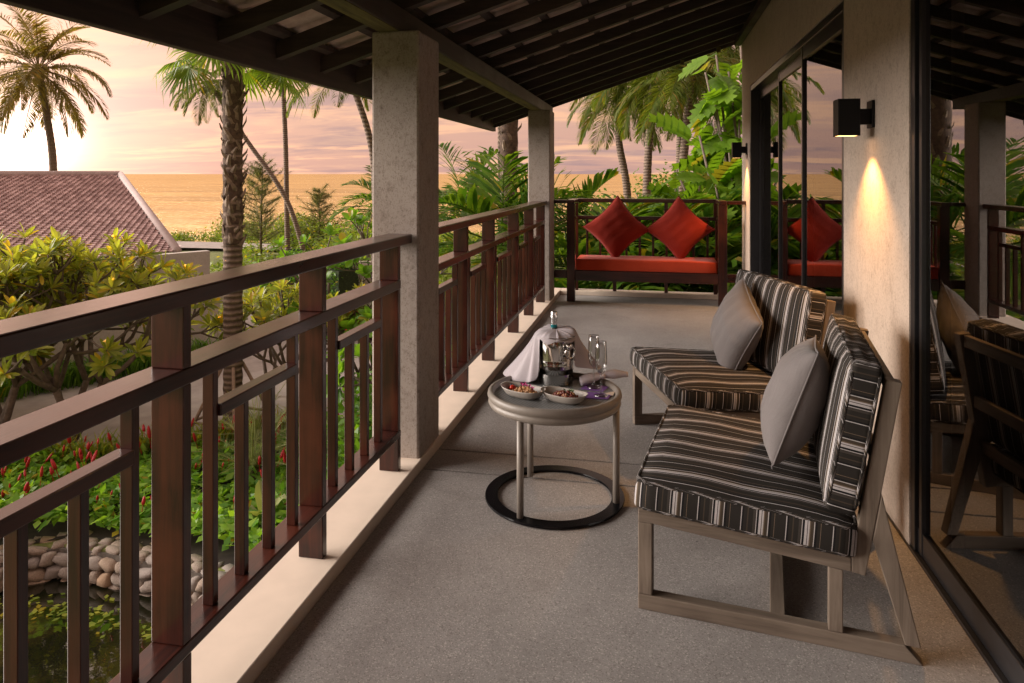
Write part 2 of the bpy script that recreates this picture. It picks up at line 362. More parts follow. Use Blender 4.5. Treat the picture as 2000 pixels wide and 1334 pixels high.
def m_sea():
    m, nt, b = new_mat('sea_water')
    v = coords(nt, scale=(.10, .5, 1)); v2 = coords(nt, scale=(.6, 2.2, 1))
    # the wave crests run across the view
    for n in nt.nodes:
        if n.type == 'MAPPING': n.inputs['Rotation'].default_value = (0, 0, -YAW)
    f = noise(nt, v, .6, 6, .6); f2 = noise(nt, v2, .8, 5, .65)
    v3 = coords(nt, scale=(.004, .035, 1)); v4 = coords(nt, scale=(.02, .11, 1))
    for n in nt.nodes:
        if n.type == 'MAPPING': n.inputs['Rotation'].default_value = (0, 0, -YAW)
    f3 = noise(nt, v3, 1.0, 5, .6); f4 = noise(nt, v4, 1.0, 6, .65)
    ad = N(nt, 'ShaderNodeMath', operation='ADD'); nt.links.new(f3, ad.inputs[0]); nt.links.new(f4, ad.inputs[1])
    c = mixc(nt, mrange(nt, ad.outputs[0], .8, 1.2), (0.17, 0.095, 0.022), (0.60, 0.38, 0.13))  # golden sky reflection and its shimmer painted as streaks of base colour
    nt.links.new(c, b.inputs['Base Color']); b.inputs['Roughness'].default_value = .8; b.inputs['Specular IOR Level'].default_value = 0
    gl = N(nt, 'ShaderNodeBsdfGlossy'); gl.inputs[0].default_value = (1.0, .80, .50, 1); gl.inputs['Roughness'].default_value = .22  # gold tint on the gloss stands in for a golden sky
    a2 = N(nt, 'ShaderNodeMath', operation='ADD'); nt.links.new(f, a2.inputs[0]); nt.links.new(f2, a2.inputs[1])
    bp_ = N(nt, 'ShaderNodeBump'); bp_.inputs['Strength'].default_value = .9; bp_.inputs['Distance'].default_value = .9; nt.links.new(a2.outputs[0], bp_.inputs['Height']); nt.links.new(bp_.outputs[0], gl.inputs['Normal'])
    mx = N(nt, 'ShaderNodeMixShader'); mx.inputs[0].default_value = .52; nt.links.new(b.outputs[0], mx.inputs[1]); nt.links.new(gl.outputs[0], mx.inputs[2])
    nt.links.new(mx.outputs[0], nt.nodes['Material Output'].inputs[0])
    return m
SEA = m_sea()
def m_pond():
    m, nt, b = new_mat('pond_water')
    v = coords(nt); f = noise(nt, v, 6, 3)
    c = mixc(nt, mrange(nt, noise(nt, v, 1.1, 5), .45, .7), (0.008, 0.009, 0.004), (0.05, 0.04, 0.010))
    nt.links.new(c, b.inputs['Base Color']); b.inputs['Roughness'].default_value = .03; b.inputs['IOR'].default_value = 2.0
    bump(nt, b, f, .06, .02)
    return m
POND = m_pond()
def m_pane():
    m, nt, b = new_mat('tinted_pane'); nt.nodes.remove(b)
    lw = N(nt, 'ShaderNodeFresnel'); lw.inputs[0].default_value = 4.0
    tr = N(nt, 'ShaderNodeBsdfTransparent'); tr.inputs[0].default_value = (.50, .50, .48, 1)
    gl = N(nt, 'ShaderNodeBsdfGlossy'); gl.inputs[0].default_value = (.95, .95, .95, 1); gl.inputs['Roughness'].default_value = 0.0
    mx = N(nt, 'ShaderNodeMixShader'); nt.links.new(lw.outputs[0], mx.inputs[0]); nt.links.new(tr.outputs[0], mx.inputs[1]); nt.links.new(gl.outputs[0], mx.inputs[2])
    nt.links.new(mx.outputs[0], nt.nodes['Material Output'].inputs[0])
    return m
PANE = m_pane()
def m_crystal():
    m, nt, b = new_mat('clear_crystal'); nt.nodes.remove(b)
    lw = N(nt, 'ShaderNodeLayerWeight'); lw.inputs[0].default_value = .35
    tr = N(nt, 'ShaderNodeBsdfTransparent'); tr.inputs[0].default_value = (.90, .90, .90, 1)
    gl = N(nt, 'ShaderNodeBsdfGlossy'); gl.inputs['Roughness'].default_value = 0.02
    mx = N(nt, 'ShaderNodeMixShader'); r = mrange(nt, lw.outputs['Facing'], 0, 1, .05, .75)
    nt.links.new(r, mx.inputs[0]); nt.links.new(tr.outputs[0], mx.inputs[1]); nt.links.new(gl.outputs[0], mx.inputs[2])
    nt.links.new(mx.outputs[0], nt.nodes['Material Output'].inputs[0])
    return m
CRYSTAL = m_crystal()
def m_emit(name, col, s):
    m, nt, b = new_mat(name); b.inputs['Emission Color'].default_value = (*col, 1); b.inputs['Emission Strength'].default_value = s
    b.inputs['Base Color'].default_value = (*col, 1); return m
LENS = m_emit('lit_lamp_lens', (1.0, .50, .16), 1.2)

# ================================================================== geometry helpers
class MB:
    """collects shapes of ONE mesh"""
    def __init__(s): s.v, s.f, s.uv = [], [], []
    def add(s, vs, fs):
        o = len(s.v); s.v += [tuple(p) for p in vs]; s.f += [tuple(i+o for i in f) for f in fs]; return s
    def box(s, x0, x1, y0, y1, z0, z1):
        return s.add([(x0,y0,z0),(x1,y0,z0),(x1,y1,z0),(x0,y1,z0),(x0,y0,z1),(x1,y0,z1),(x1,y1,z1),(x0,y1,z1)],
                     [(0,3,2,1),(4,5,6,7),(0,1,5,4),(1,2,6,5),(2,3,7,6),(3,0,4,7)])
    def prism(s, poly, a0, a1, fn):
        """poly in (p,q); extruded from a0 to a1; fn(p,q,a)->xyz"""
        n = len(poly)
        vs = [fn(p, q, a0) for p, q in poly] + [fn(p, q, a1) for p, q in poly]
        fs = [tuple(range(n))[::-1], tuple(range(n, 2*n))] + [(i, (i+1) % n, n+(i+1) % n, n+i) for i in range(n)]
        return s.add(vs, fs)
    def tube(s, pts, rad, seg=8, cap=True):
        pts = [Vector(p) for p in pts]; n = len(pts)
        rr = rad if isinstance(rad, (list, tuple)) else [rad]*n
        vs, fs = [], []; prev = None
        for i, p in enumerate(pts):
            t = (pts[min(i+1, n-1)] - pts[max(i-1, 0)]).normalized()
            if prev is None:
                up = Vector((0, 0, 1)) if abs(t.z) < .9 else Vector((1, 0, 0))
                a = t.cross(up).normalized()
            else:
                a = (prev - t*prev.dot(t)); a = a.normalized() if a.length > 1e-6 else t.orthogonal().normalized()
            prev = a; b = t.cross(a)
            for k in range(seg):
                w = 2*math.pi*k/seg
                vs.append(p + (a*math.cos(w) + b*math.sin(w))*rr[i])
        for i in range(n-1):
            for k in range(seg):
                k2 = (k+1) % seg
                fs.append((i*seg+k, i*seg+k2, (i+1)*seg+k2, (i+1)*seg+k))
        if cap: fs += [tuple(range(seg))[::-1], tuple((n-1)*seg+k for k in range(seg))]
        return s.add(vs, fs)
    def loop_tube(s, pts, rad, seg=6):
        pts = [Vector(p) for p in pts]; n = len(pts); vs, fs = [], []
        for i, p in enumerate(pts):
            t = (pts[(i+1) % n] - pts[i-1]).normalized(); up = Vector((0, 0, 1)) if abs(t.z) < .9 else Vector((1, 0, 0))
            a = t.cross(up).normalized(); b = t.cross(a)
            for k in range(seg):
                w = 2*math.pi*k/seg; vs.append(p + (a*math.cos(w)+b*math.sin(w))*rad)
        for i in range(n):
            for k in range(seg):
                k2 = (k+1) % seg; j = (i+1) % n
                fs.append((i*seg+k, i*seg+k2, j*seg+k2, j*seg+k))
        return s.add(vs, fs)
    def lathe(s, prof, seg=40, c=(0, 0, 0)):
        vs, fs = [], []; n = len(prof)
        for r, z in prof:
            for k in range(seg):
                w = 2*math.pi*k/seg; vs.append((c[0]+r*math.cos(w), c[1]+r*math.sin(w), c[2]+z))
        for i in range(n-1):
            for k in range(seg):
                k2 = (k+1) % seg; fs.append((i*seg+k, i*seg+k2, (i+1)*seg+k2, (i+1)*seg+k))
        return s.add(vs, fs)
    def mesh(s, name, smooth=False):
        me = bpy.data.meshes.new(name); me.from_pydata(s.v, [], s.f); me.update()
        if smooth: me.polygons.foreach_set('use_smooth', [True]*len(me.polygons))
        return me
    def obj(s, name, mat, parent=None, smooth=False, bevel=0.0, loc=None):
        me = s.mesh(name, smooth)
        return link(name, me, mat, parent, bevel, loc)
def link(name, me, mat=None, parent=None, bevel=0.0, loc=None, rot=None, scale=None):
    if mat is not None and not me.materials: me.materials.append(mat)
    o = bpy.data.objects.new(name, me); COL.objects.link(o)
    if parent is not None: o.parent = parent
    if loc is not None: o.location = loc
    if rot is not None: o.rotation_euler = rot
    if scale is not None: o.scale = (scale,)*3 if isinstance(scale, (int, float)) else scale
    if bevel:
        b = o.modifiers.new('bevel', 'BEVEL'); b.width = bevel; b.segments = 2; b.limit_method = 'ANGLE'
    return o
def tag(o, label, cat, group=None, kind=None):
    if label: o['label'] = label
    if cat: o['category'] = cat
    if group: o['group'] = group
    if kind: o['kind'] = kind
    return o
def empty(name, loc, label, cat, group=None, rotz=0, parent=None):
    o = bpy.data.objects.new(name, None); COL.objects.link(o); o.location = loc; o.rotation_euler = (0, 0, rotz); o.empty_display_size = .1
    if parent: o.parent = parent
    return tag(o, label, cat, group)
def struct(name, mb, mat, bevel=0, smooth=False):
    o = mb.obj(name, mat, None, smooth, bevel); o['kind'] = 'structure'; return o
def B(x0, x1, y0, y1, z0, z1): return MB().box(x0, x1, y0, y1, z0, z1)
def copy_tree(o, parent=None):
    c = o.copy(); COL.objects.link(c)
    if parent: c.parent = parent
    for ch in list(o.children): copy_tree(ch, c)
    return c
def smoothify(o, angle=40):
    o.data.polygons.foreach_set('use_smooth', [True]*len(o.data.polygons))
    return o

exec_parts = []
# ================================================================== large structure
def ground_h(x, y):
    s = -x*math.sin(YAW) + y*math.cos(YAW)
    t = min(max((s-34)/70, 0), 1); t = t*t*(3-2*t)
    h = -2.9 - 4.6*t
    return h
def sheet(xs, ys, hf):
    nx, ny = len(xs), len(ys)
    vs = [(x, y, hf(x, y)) for y in ys for x in xs]
    fs = [(j*nx+i, j*nx+i+1, (j+1)*nx+i+1, (j+1)*nx+i) for j in range(ny-1) for i in range(nx-1)]
    return MB().add(vs, fs)
# ground sheet, cut lower under the pond (pond polygon is near the veranda)
POND_POLY = [(-12, 2.2), (-10.0, 5.0), (-8.3, 6.35), (-7.361, 6.5), (-7.11, 6.75), (-6.98, 6.98), (-6.75, 7.09), (-6.15, 7.10), (-5.7, 7.04), (-5.24, 7.03), (-4.73, 6.92), (-4.22, 6.78), (-3.7, 6.6), (-2.9, 6.3), (-1.6, 6.0), (-1.6, -2), (-12, -2)]
def in_poly(x, y, P):
    c = False; j = len(P)-1
    for i in range(len(P)):
        if (P[i][1] > y) != (P[j][1] > y) and x < (P[j][0]-P[i][0])*(y-P[i][1])/(P[j][1]-P[i][1])+P[i][0]: c = not c
        j = i
    return c
def hground(x, y):
    return -4.0 if in_poly(x, y, POND_POLY) else ground_h(x, y)
xs = sorted(set([-400, -250, -150, -100, -70, -50, -40, -30, -24, -20, -16] + [round(-13+.33*i, 2) for i in range(37)] + [0, 3, 6, 10, 15, 22, 30, 45, 60, 80, 120, 200, 400]))
ys = sorted(set([-300, -150, -60, -20, -5] + [round(-3+.5*i, 2) for i in range(17)] + [round(5.1+.12*i, 2) for i in range(21)] + [8.0, 8.6, 9.2] + [11, 13, 16, 20, 25, 30, 36, 42, 48, 56, 64, 72, 80, 90, 100, 115, 130]))
struct('ground', sheet(xs, ys, hground), GROUND, smooth=True)
S = 60000
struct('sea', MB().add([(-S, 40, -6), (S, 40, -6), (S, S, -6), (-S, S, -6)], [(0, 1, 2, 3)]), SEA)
def flat(poly, z): return MB().add([(x, y, z) for x, y in poly], [tuple(range(len(poly)))])
struct('driveway', flat([(-16, 6.0), (-9.7, 8.7), (-8.1, 9.6), (-6.4, 10.6), (-5.5, 11.6), (-3.4, 12.2), (-3.0, 16), (-6.0, 21), (-9.0, 24), (-13.2, 27), (-12.2, 20), (-10.6, 16.5), (-10.35, 15.5), (-12.6, 11.7), (-20, 3)], -2.893), ROADM)
struct('road', flat([(-40, 36.0), (-26, 37.0), (-20.9, 36.8), (-12, 36), (-12, 38.6), (-20.9, 39.6), (-26, 40.4), (-40, 40.5)], -2.86), ROADM)
struct('pond_water', flat([(p[0], p[1]) for p in POND_POLY], -3.25), POND)
struct('flower_bed_soil', flat([(-11.5, 7.2), (-9.55, 8.95), (-8.1, 9.45), (-6.6, 10.4), (-5.6, 11.1), (-4.0, 11.4), (-2.6, 9.6), (-2.6, 6.6), (-4.22, 7.0), (-5.24, 7.2), (-6.15, 7.3), (-6.75, 7.3), (-7.3, 6.9), (-9.4, 6.0)], -2.886), SOIL)

# veranda floor: a recessed grout base with three cast panels
fl = struct('veranda_floor', B(-1.40, 0.93, -1.5, 8.45, -.35, -.010), SOIL)
for y0, y1 in ((-1.5, 3.252), (3.266, 3.502), (3.516, 7.55), (7.562, 7.80), (7.812, 8.45)):
    B(-1.085, 0.93, y0, y1, -.010, 0).obj('floor_panel', FLOOR, fl, bevel=.002)
kb = struct('kerb', B(-1.40, -1.087, -1.5, 8.45, -.011, .05), KERB, bevel=.004)
struct('end_kerb', B(-1.087, 0.93, 8.27, 8.45, .0005, .05), KERB, bevel=.004)
struct('door_sill', B(0.93, 1.02, -1.5, 8.2, -.35, .012), ALU)

# ------------------------------------------------------------------ pillars
def pillar(y0, label):
    p = MB().box(-1.338, -1.098, y0, y0+.325, -.3, 2.085).obj('pillar', PILLAR, bevel=.012)
    return tag(p, label, 'pillar', 'rendered pillars along the balustrade')
pillar(3.245, 'near rendered pillar between the two balustrade runs')
pillar(7.56, 'far rendered pillar beside the red cushioned bench')

# ------------------------------------------------------------------ villa: wall, doors, dark room
villa = empty('villa', (0.935, 3.4, 0), 'villa with textured beige wall and dark framed glass doors', 'building')
def vp(mb, name, mat, bevel=0, parent=None, smooth=False):
    o = mb.obj(name, mat, parent or villa, smooth, bevel); 
    if (parent or villa) is villa: o.location = (-0.935, -3.4, 0)
    else: o.location = (0, 0, 0)
    return o
vp(B(.932, 1.12, 2.925, 3.875, .0, 3.3), 'wall_pier', WALL)
vp(B(.932, 1.12, 3.875, 7.55, 2.285, 3.3), 'lintel', WALL)
vp(B(.932, 1.12, 7.55, 8.195, .0, 3.3), 'wall_end', WALL)
vp(B(.932, 1.12, -1.5, 2.925, 2.62, 3.3), 'lintel', WALL)
vp(B(1.12, 5.5, 8.0, 8.195, -2.9, 3.3), 'side_wall', WALL)
vp(B(.94, 5.5, -1.6, -1.5, -.3, 3.3), 'side_wall', WALL)
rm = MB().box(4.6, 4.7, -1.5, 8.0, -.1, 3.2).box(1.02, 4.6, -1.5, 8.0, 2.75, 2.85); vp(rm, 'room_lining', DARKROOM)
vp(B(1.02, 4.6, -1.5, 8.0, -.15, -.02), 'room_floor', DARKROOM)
# sliding door between the two wall lamps
def vchild(name, loc): 
    o = bpy.data.objects.new(name, None); COL.objects.link(o); o.parent = villa; o.location = (-.935+loc[0], -3.4+loc[1], loc[2]); o.empty_display_size = .1; return o
def door(y0, y1, zt, stiles, name, xoff):
    """outer frame, meeting stiles and one pane between each pair"""
    d = vchild(name, (0, 0, 0))
    def pc(mb, nm, mat, bev=.002): return mb.obj(nm, mat, d, bevel=bev)
    pc(B(.938, 1.06, y0, y1, zt-.05, zt-.002), 'door_head', ALU)
    pc(B(.936, 1.06, y0+.0005, y0+.045, .012, zt-.05), 'door_jamb', ALU)
    pc(B(.931, .945, y0-.004, y0+.012, .0, zt-.002), 'jamb_trim', LALU)
    pc(B(.936, 1.06, y1-.045, y1-.0005, .012, zt-.05), 'door_jamb', ALU)
    ys_ = [y0+.045] + stiles + [y1-.045]
    for i in range(len(ys_)-1):
        a, b = ys_[i], ys_[i+1]; x = xoff[i]
        pc(B(x, x+.035, a+.001, b-.001, zt-.135, zt-.051), 'top_rail', ALU)
        pc(B(x, x+.035, a+.001, b-.001, .014, .10), 'bottom_rail', ALU)
        pc(B(x-.003, x+.035, a-.022, a+.036, .016, zt-.052), 'stile', ALU)
        pc(B(x-.006, x-.002, a-.018, a-.004, .018, zt-.054), 'stile_trim', LALU)
        pc(B(x-.003, x+.035, b-.05, b-.023, .016, zt-.052), 'stile', ALU)
        pc(MB().add([(x+.012, a, .09), (x+.012, b, .09), (x+.012, b, zt-.12), (x+.012, a, zt-.12)], [(0, 3, 2, 1)]), 'pane', PANE, 0)
    return d
door(3.876, 7.549, 2.284, [5.02, 6.18], 'sliding_door', [.945, .985, 1.02])
door(-1.49, 2.924, 2.62, [1.55], 'glass_wall', [.975, .946])
# curtain inside the near glass
cm = MB(); pts = []
nn = 90
for i in range(nn+1):
    y = -.2+i*(2.6/nn); x = 1.32 + .035*math.sin(y*38)+.012*math.sin(y*91)
    pts.append((x, y))
cm.add([(x, y, .03) for x, y in pts]+[(x, y, 2.6) for x, y in pts], [(i, i+1, nn+2+i, nn+1+i) for i in range(nn)])
tag(cm.obj('curtain', CURTAIN, smooth=True), 'grey curtain hanging in the dark room behind the near glass', 'curtain')

# ------------------------------------------------------------------ veranda roof
SL = .325
def zb(x): return 2.91 + SL*(x-.935)          # underside of the rafters
roof = empty('veranda_roof', (-1.25, 3.4, 2.08), 'dark timber veranda roof with exposed rafters and clay tiles', 'roof')
def rp(mb, name, mat, bevel=0, smooth=False):
    o = mb.obj(name, mat, roof, smooth, bevel); o.location = (1.25, -3.4, -2.08); return o
bm_ = rp(B(-1.315, -1.19, -1.6, 8.42, 2.088, zb(-1.25)-.004), 'main_beam', RW[1], .004)
rp(B(-1.305, -1.20, -1.55, 8.36, 2.084, 2.0878), 'beam_soffit', BEAMU)
X0, X1 = -1.90, .96
def slab(xa, xb, y0, y1, za, zb_, mb=None):
    """sloped bar: za..zb_ above the rafter underside"""
    mb = mb or MB()
    return mb.add([(xa, y0, zb(xa)+za), (xb, y0, zb(xb)+za), (xb, y1, zb(xb)+za), (xa, y1, zb(xa)+za),
                   (xa, y0, zb(xa)+zb_), (xb, y0, zb(xb)+zb_), (xb, y1, zb(xb)+zb_), (xa, y1, zb(xa)+zb_)],
                  [(0,3,2,1),(4,5,6,7),(0,1,5,4),(1,2,6,5),(2,3,7,6),(3,0,4,7)])
RH = .085
rme = slab(X0, X1, -.0275, .0275, 0, RH).mesh('rafter'); rme.materials.append(RW[0])
for k in range(20):
    y = 8.33 - .495*k
    if y < -1.4: break
    o = link('rafter', rme, None, roof); o.location = (1.25, y-3.4, -2.08)
rp(B(-1.945, -1.90, -1.6, 8.50, zb(-1.92)-.065, zb(-1.92)+.272), 'fascia_board', RW[1], .003)
rp(slab(-1.899, .97, 8.42, 8.46, -.03, .275), 'barge_board', RW[0], .003)
rp(B(.86, .925, -1.6, 8.25, 2.815, zb(.86)-.003), 'wall_plate', RW[1])
for x, y in ((.30, 8.375), (.70, 8.375)):
    rp(B(x-.02, x+.02, y, y+.04, zb(x)-.06, zb(x)-.004), 'purlin_end', BEAMU)
# battens
nb = 11
bme = None
for k in range(nb):
    x = X0+.06+k*.275
    rp(slab(x-.02, x+.02, -1.6, 8.46, RH+.001, RH+.028), 'batten', BATTENM)
# pantiles: S profile across, laid in courses up the slope
def pantile():
    n = 9; vs, fs = [], []
    W, L = .205, .335
    for j, (l, dz) in enumerate(((0, .022), (L, 0.0))):
        for t in (0, 1):
            for i in range(n):
                u = i/(n-1)
                h = .030*math.sin(u*math.pi*1.15)**2 if u < .62 else .030*math.sin(.62*math.pi*1.15)**2*(1-(u-.62)/.38)**2
                h = .042*max(0, math.sin(math.pi*min(u/.55, 1)))
                vs.append((l/math.sqrt(1+SL*SL), (u-.5)*W*1.10, l*SL/math.sqrt(1+SL*SL)+h+dz+(.011 if t else 0)))
    a = lambda j, t, i: (j*2+t)*n+i
    for i in range(n-1):
        fs += [(a(0,0,i), a(0,0,i+1), a(1,0,i+1), a(1,0,i)), (a(0,1,i+1), a(0,1,i), a(1,1,i), a(1,1,i+1)), (a(0,1,i), a(0,1,i+1), a(0,0,i+1), a(0,0,i))]
    return MB().add(vs, fs)
tme = pantile().mesh('roof_tile'); tme.materials.append(TILE)
rest = MB(); cnt = 0; pt = pantile()
rr = random.Random(3)
for r_ in range(nb):
    x = X0-.02+r_*.275*.985
    for k in range(50):
        y = 8.36-k*.205
        loc = Vector((x, y, zb(x)+RH+.030))
        if y > 2.05 and cnt < 300:
            o = link('roof_tile', tme, None, roof); o.location = loc + Vector((1.25, -3.4, -2.08)) + Vector((rr.uniform(-.012, .012), 0, rr.uniform(0, .004)))
            o.rotation_euler = (rr.uniform(-.02, .02), rr.uniform(-.012, .012), rr.uniform(-.02, .02)); cnt += 1
        else:
            rest.add([(p[0]+loc.x, p[1]+loc.y, p[2]+loc.z) for p in pt.v], pt.f)
o = rp(rest, 'roof_tiles', TILE); o['kind'] = 'stuff'

# ------------------------------------------------------------------ balustrades
Z_ = WOOD
def balustrade(name, label, posts, y_end, y_start):
    r = empty(name, (-1.19, y_start, .05), label, 'balustrade', 'dark timber balustrades')
    def part(mb, nm, m, bev=.003):
        o = mb.obj(nm, m, r, bevel=bev); o.location = (1.19, -y_start, -.05); return o
    part(B(-1.25, -1.13, y_start, y_end, 1.074, 1.117), 'top_rail', Z_[1], .005)
    pw = MB().box(-.046, .046, 0, .034, .05, .2).box(-.0455, .0455, .001, .033, .233, .875).box(-.0455, .0455, .001, .033, .917, 1.0735)
    pm = pw.mesh('post'); pm.materials.append(Z_[2])
    for i, y in enumerate(posts):
        o = link('post', pm, None, r, .003); o.location = (-1.188+1.19, y-y_start, -.05)
    a, b = min(y_start, posts[0]), posts[-1]+.0345
    part(B(-1.243, -1.141, a, b, .875, .917), 'middle_rail', Z_[1], .004)
    part(B(-1.233, -1.141, a, b, .2, .233), 'bottom_rail', Z_[1], .004)
    tall = B(-.0165, .0165, 0, .024, .2335, .8745).mesh('baluster'); tall.materials.append(Z_[2])
    short = B(-.0165, .0165, 0, .024, .2335, .7375).mesh('baluster'); short.materials.append(Z_[2])
    for i in range(len(posts)-1):
        p0, p1 = posts[i], posts[i+1]; st = (p1-p0)/5.0
        ys_ = [p0+.165*(p1-p0)/.755 + j*(p1-p0)*.1985 for j in range(4)]
        for j, y in enumerate(ys_):
            o = link('baluster', tall if j in (0, 3) else short, None, r, .002); o.location = (-1.1875+1.19, y-y_start, -.05)
        part(B(-1.208, -1.163, ys_[0]+.0245, ys_[3]-.0005, .738, .772), 'short_rail', Z_[1], .003)
    return r
balustrade('balustrade', 'near balustrade run with dark timber rails in the left foreground', [-.70, .065, .82, 1.575, 2.33, 3.083], 3.238, -.9)
balustrade('balustrade', 'far balustrade run between the two rendered pillars', [3.60, 4.355, 5.085, 5.985, 6.735, 7.455][:1]+[4.30, 5.05, 5.98, 6.74, 7.455], 7.552, 3.575)

# ------------------------------------------------------------------ end balustrade + bench
eb = empty('balustrade', (-.1, 8.34, .05), 'end balustrade with slim uprights behind the red bench cushions', 'balustrade', 'dark timber balustrades')
def ep(mb, nm, m, bev=.003):
    o = mb.obj(nm, m, eb, bevel=bev); o.location = (.1, -8.34, -.05); return o
ep(B(-.90, .68, 8.29, 8.40, 1.074, 1.117), 'top_rail', Z_[0], .004)
ep(B(-.879, .659, 8.31, 8.36, .875, .917), 'middle_rail', Z_[0])
ep(B(-.879, .659, 8.305, 8.365, .215, .30), 'bottom_rail', Z_[0])
for x in (-.90, -.46, .12, .66):
    ep(MB().box(x-.02, x+.02, 8.315, 8.355, .051, .214).box(x-.02, x+.02, 8.315, 8.355, .918, 1.0735), 'post', Z_[2])
for i in range(10):
    x = -.775 + .15*i
    ep(B(x-.013, x+.013, 8.322, 8.348, .301, .8745), 'baluster', Z_[2], .002)
bn = empty('bench', (-.1, 8.0, 0), 'dark timber bench with red seat pad built against the end balustrade', 'bench')
def bp(mb, nm, m, bev=.004):
    o = mb.obj(nm, m, bn, bevel=bev); o.location = (.1, -8.0, 0); return o
FY = 7.84
for x0 in (-.955, .652):
    bp(B(x0, x0+.09, FY, FY+.08, 0, 1.0735), 'front_post', Z_[2])
    bp(B(x0+.005, x0+.085, FY-.02, 8.288, 1.0745, 1.117), 'arm_rail', Z_[1])
    bp(B(x0+.015, x0+.065, FY+.081, 8.304, .876, .916), 'side_rail', Z_[1])
    bp(B(x0+.015, x0+.065, FY+.081, 8.304, .235, .345), 'side_rail', Z_[1])
    bp(B(x0+.01, x0+.07, 8.375, 8.40, .05, 1.0735), 'rear_post', Z_[2])
    for k in range(3):
        y = FY+.14+k*.11
        bp(B(x0+.028, x0+.054, y, y+.026, .346, .8755), 'side_baluster', Z_[2], .002)
bp(B(-.8645, .6515, FY+.012, FY+.055, .232, .345), 'front_rail', Z_[0])
for k in range(5):
    y = FY+.06+k*.085
    bp(B(-.8645, .6515, y, y+.075, .30, .342), 'seat_slat', Z_[0], .003)
stub = empty('rail_stub', (-1.0, 7.87, .3), 'short pair of rails joining the far pillar to the bench', 'railing', 'short rail pairs beside the bench')
def sp_(mb, nm, r, off):
    o = mb.obj(nm, Z_[0], r, bevel=.003); o.location = tuple(-v for v in off); return o
sp_(B(-1.096, -.9555, FY, FY+.07, 1.078, 1.116), 'top_rail', stub, (-1.0, 7.87, .3)); sp_(B(-1.096, -.9555, FY+.01, FY+.06, .255, .345), 'lower_rail', stub, (-1.0, 7.87, .3))
stub = empty('rail_stub', (.85, 7.87, .3), 'short pair of rails joining the bench to the villa wall', 'railing', 'short rail pairs beside the bench')
sp_(B(.7425, .931, FY, FY+.07, 1.078, 1.116), 'top_rail', stub, (.85, 7.87, .3)); sp_(B(.7425, .931, FY+.01, FY+.06, .255, .345), 'lower_rail', stub, (.85, 7.87, .3))

# ------------------------------------------------------------------ cushions
def soft_box(sx, sy, sz, nx=28, ny=28, nz=6, round_=.022, puff=.012, seed=0):
    """rounded upholstered block centred on the origin, z from 0 to sz"""
    bm = bmesh.new(); bmesh.ops.create_cube(bm, size=1)
    for v in bm.verts: v.co = Vector((v.co.x*sx, v.co.y*sy, (v.co.z+.5)*sz))
    me = bpy.data.meshes.new('c'); 
    bmesh.ops.subdivide_edges(bm, edges=[e for e in bm.edges], cuts=11, use_grid_fill=True)
    rnd = random.Random(seed); off = rnd.uniform(0, 9)
    for v in bm.verts:
        x, y, z = v.co
        fx, fy = x/(sx/2), y/(sy/2); fz = (z/sz)*2-1
        # rounded box
        hx, hy, hz = sx/2-round_, sy/2-round_, sz/2-round_
        c0 = Vector((max(-hx, min(hx, x)), max(-hy, min(hy, y)), max(-hz, min(hz, z-sz/2))))
        d = Vector((x, y, z-sz/2))-c0
        if d.length > 1e-6: d = d.normalized()*round_
        p = c0+d
        bul = max(0, (1-fx**4))*max(0, (1-fy**4))
        p.z += puff*bul*(1 if fz > 0 else -.3)*abs(fz)
        if abs(fz) < .99:
            p.x += puff*.5*(1-fz*fz)*math.copysign(1, fx)*(abs(fx) > .98); p.y += puff*.5*(1-fz*fz)*math.copysign(1, fy)*(abs(fy) > .98)
        p.z += .003*math.sin(7*fx+off)*math.sin(5*fy+off*2)*(fz > .5)
        v.co = p + Vector((0, 0, sz/2))
    return bm
def stripe_uv(bm, rule):
    uv = bm.loops.layers.uv.new('stripe')
    bm.normal_update()
    for f in bm.faces:
        for l in f.loops: l[uv].uv = (rule(f.normal, l.vert.co), 0)
def bm_obj(bm, name, mat, parent=None, smooth=True):
    me = bpy.data.meshes.new(name); bm.to_mesh(me); bm.free()
    if smooth: me.polygons.foreach_set('use_smooth', [True]*len(me.polygons))
    return link(name, me, mat, parent)
def piping(sx, sy, z, r, parent, mat, rounding=.03, name='piping'):
    pts = []; hx, hy = sx/2, sy/2; n = 24
    P = []
    for (ax, ay, bx, by) in ((-hx+rounding, -hy, hx-rounding, -hy), (hx, -hy+rounding, hx, hy-rounding), (hx-rounding, hy, -hx+rounding, hy), (-hx, hy-rounding, -hx, -hy+rounding)):
        for i in range(n): P.append(Vector((ax+(bx-ax)*i/(n-1), ay+(by-ay)*i/(n-1), z)))
    mb = MB(); mb.loop_tube(P, r, 6); me = mb.mesh(name, True)
    uvl = me.uv_layers.new(name='stripe')
    L = 0; acc = [0]
    for i in range(1, len(P)): L += (P[i]-P[i-1]).length; acc.append(L)
    for poly in me.polygons:
        for li in poly.loop_indices:
            vi = me.loops[li].vertex_index; k = vi % 6
            uvl.data[li].uv = (acc[vi//6]*1.0 + k*.012, 0)
    return link(name, me, mat, parent)
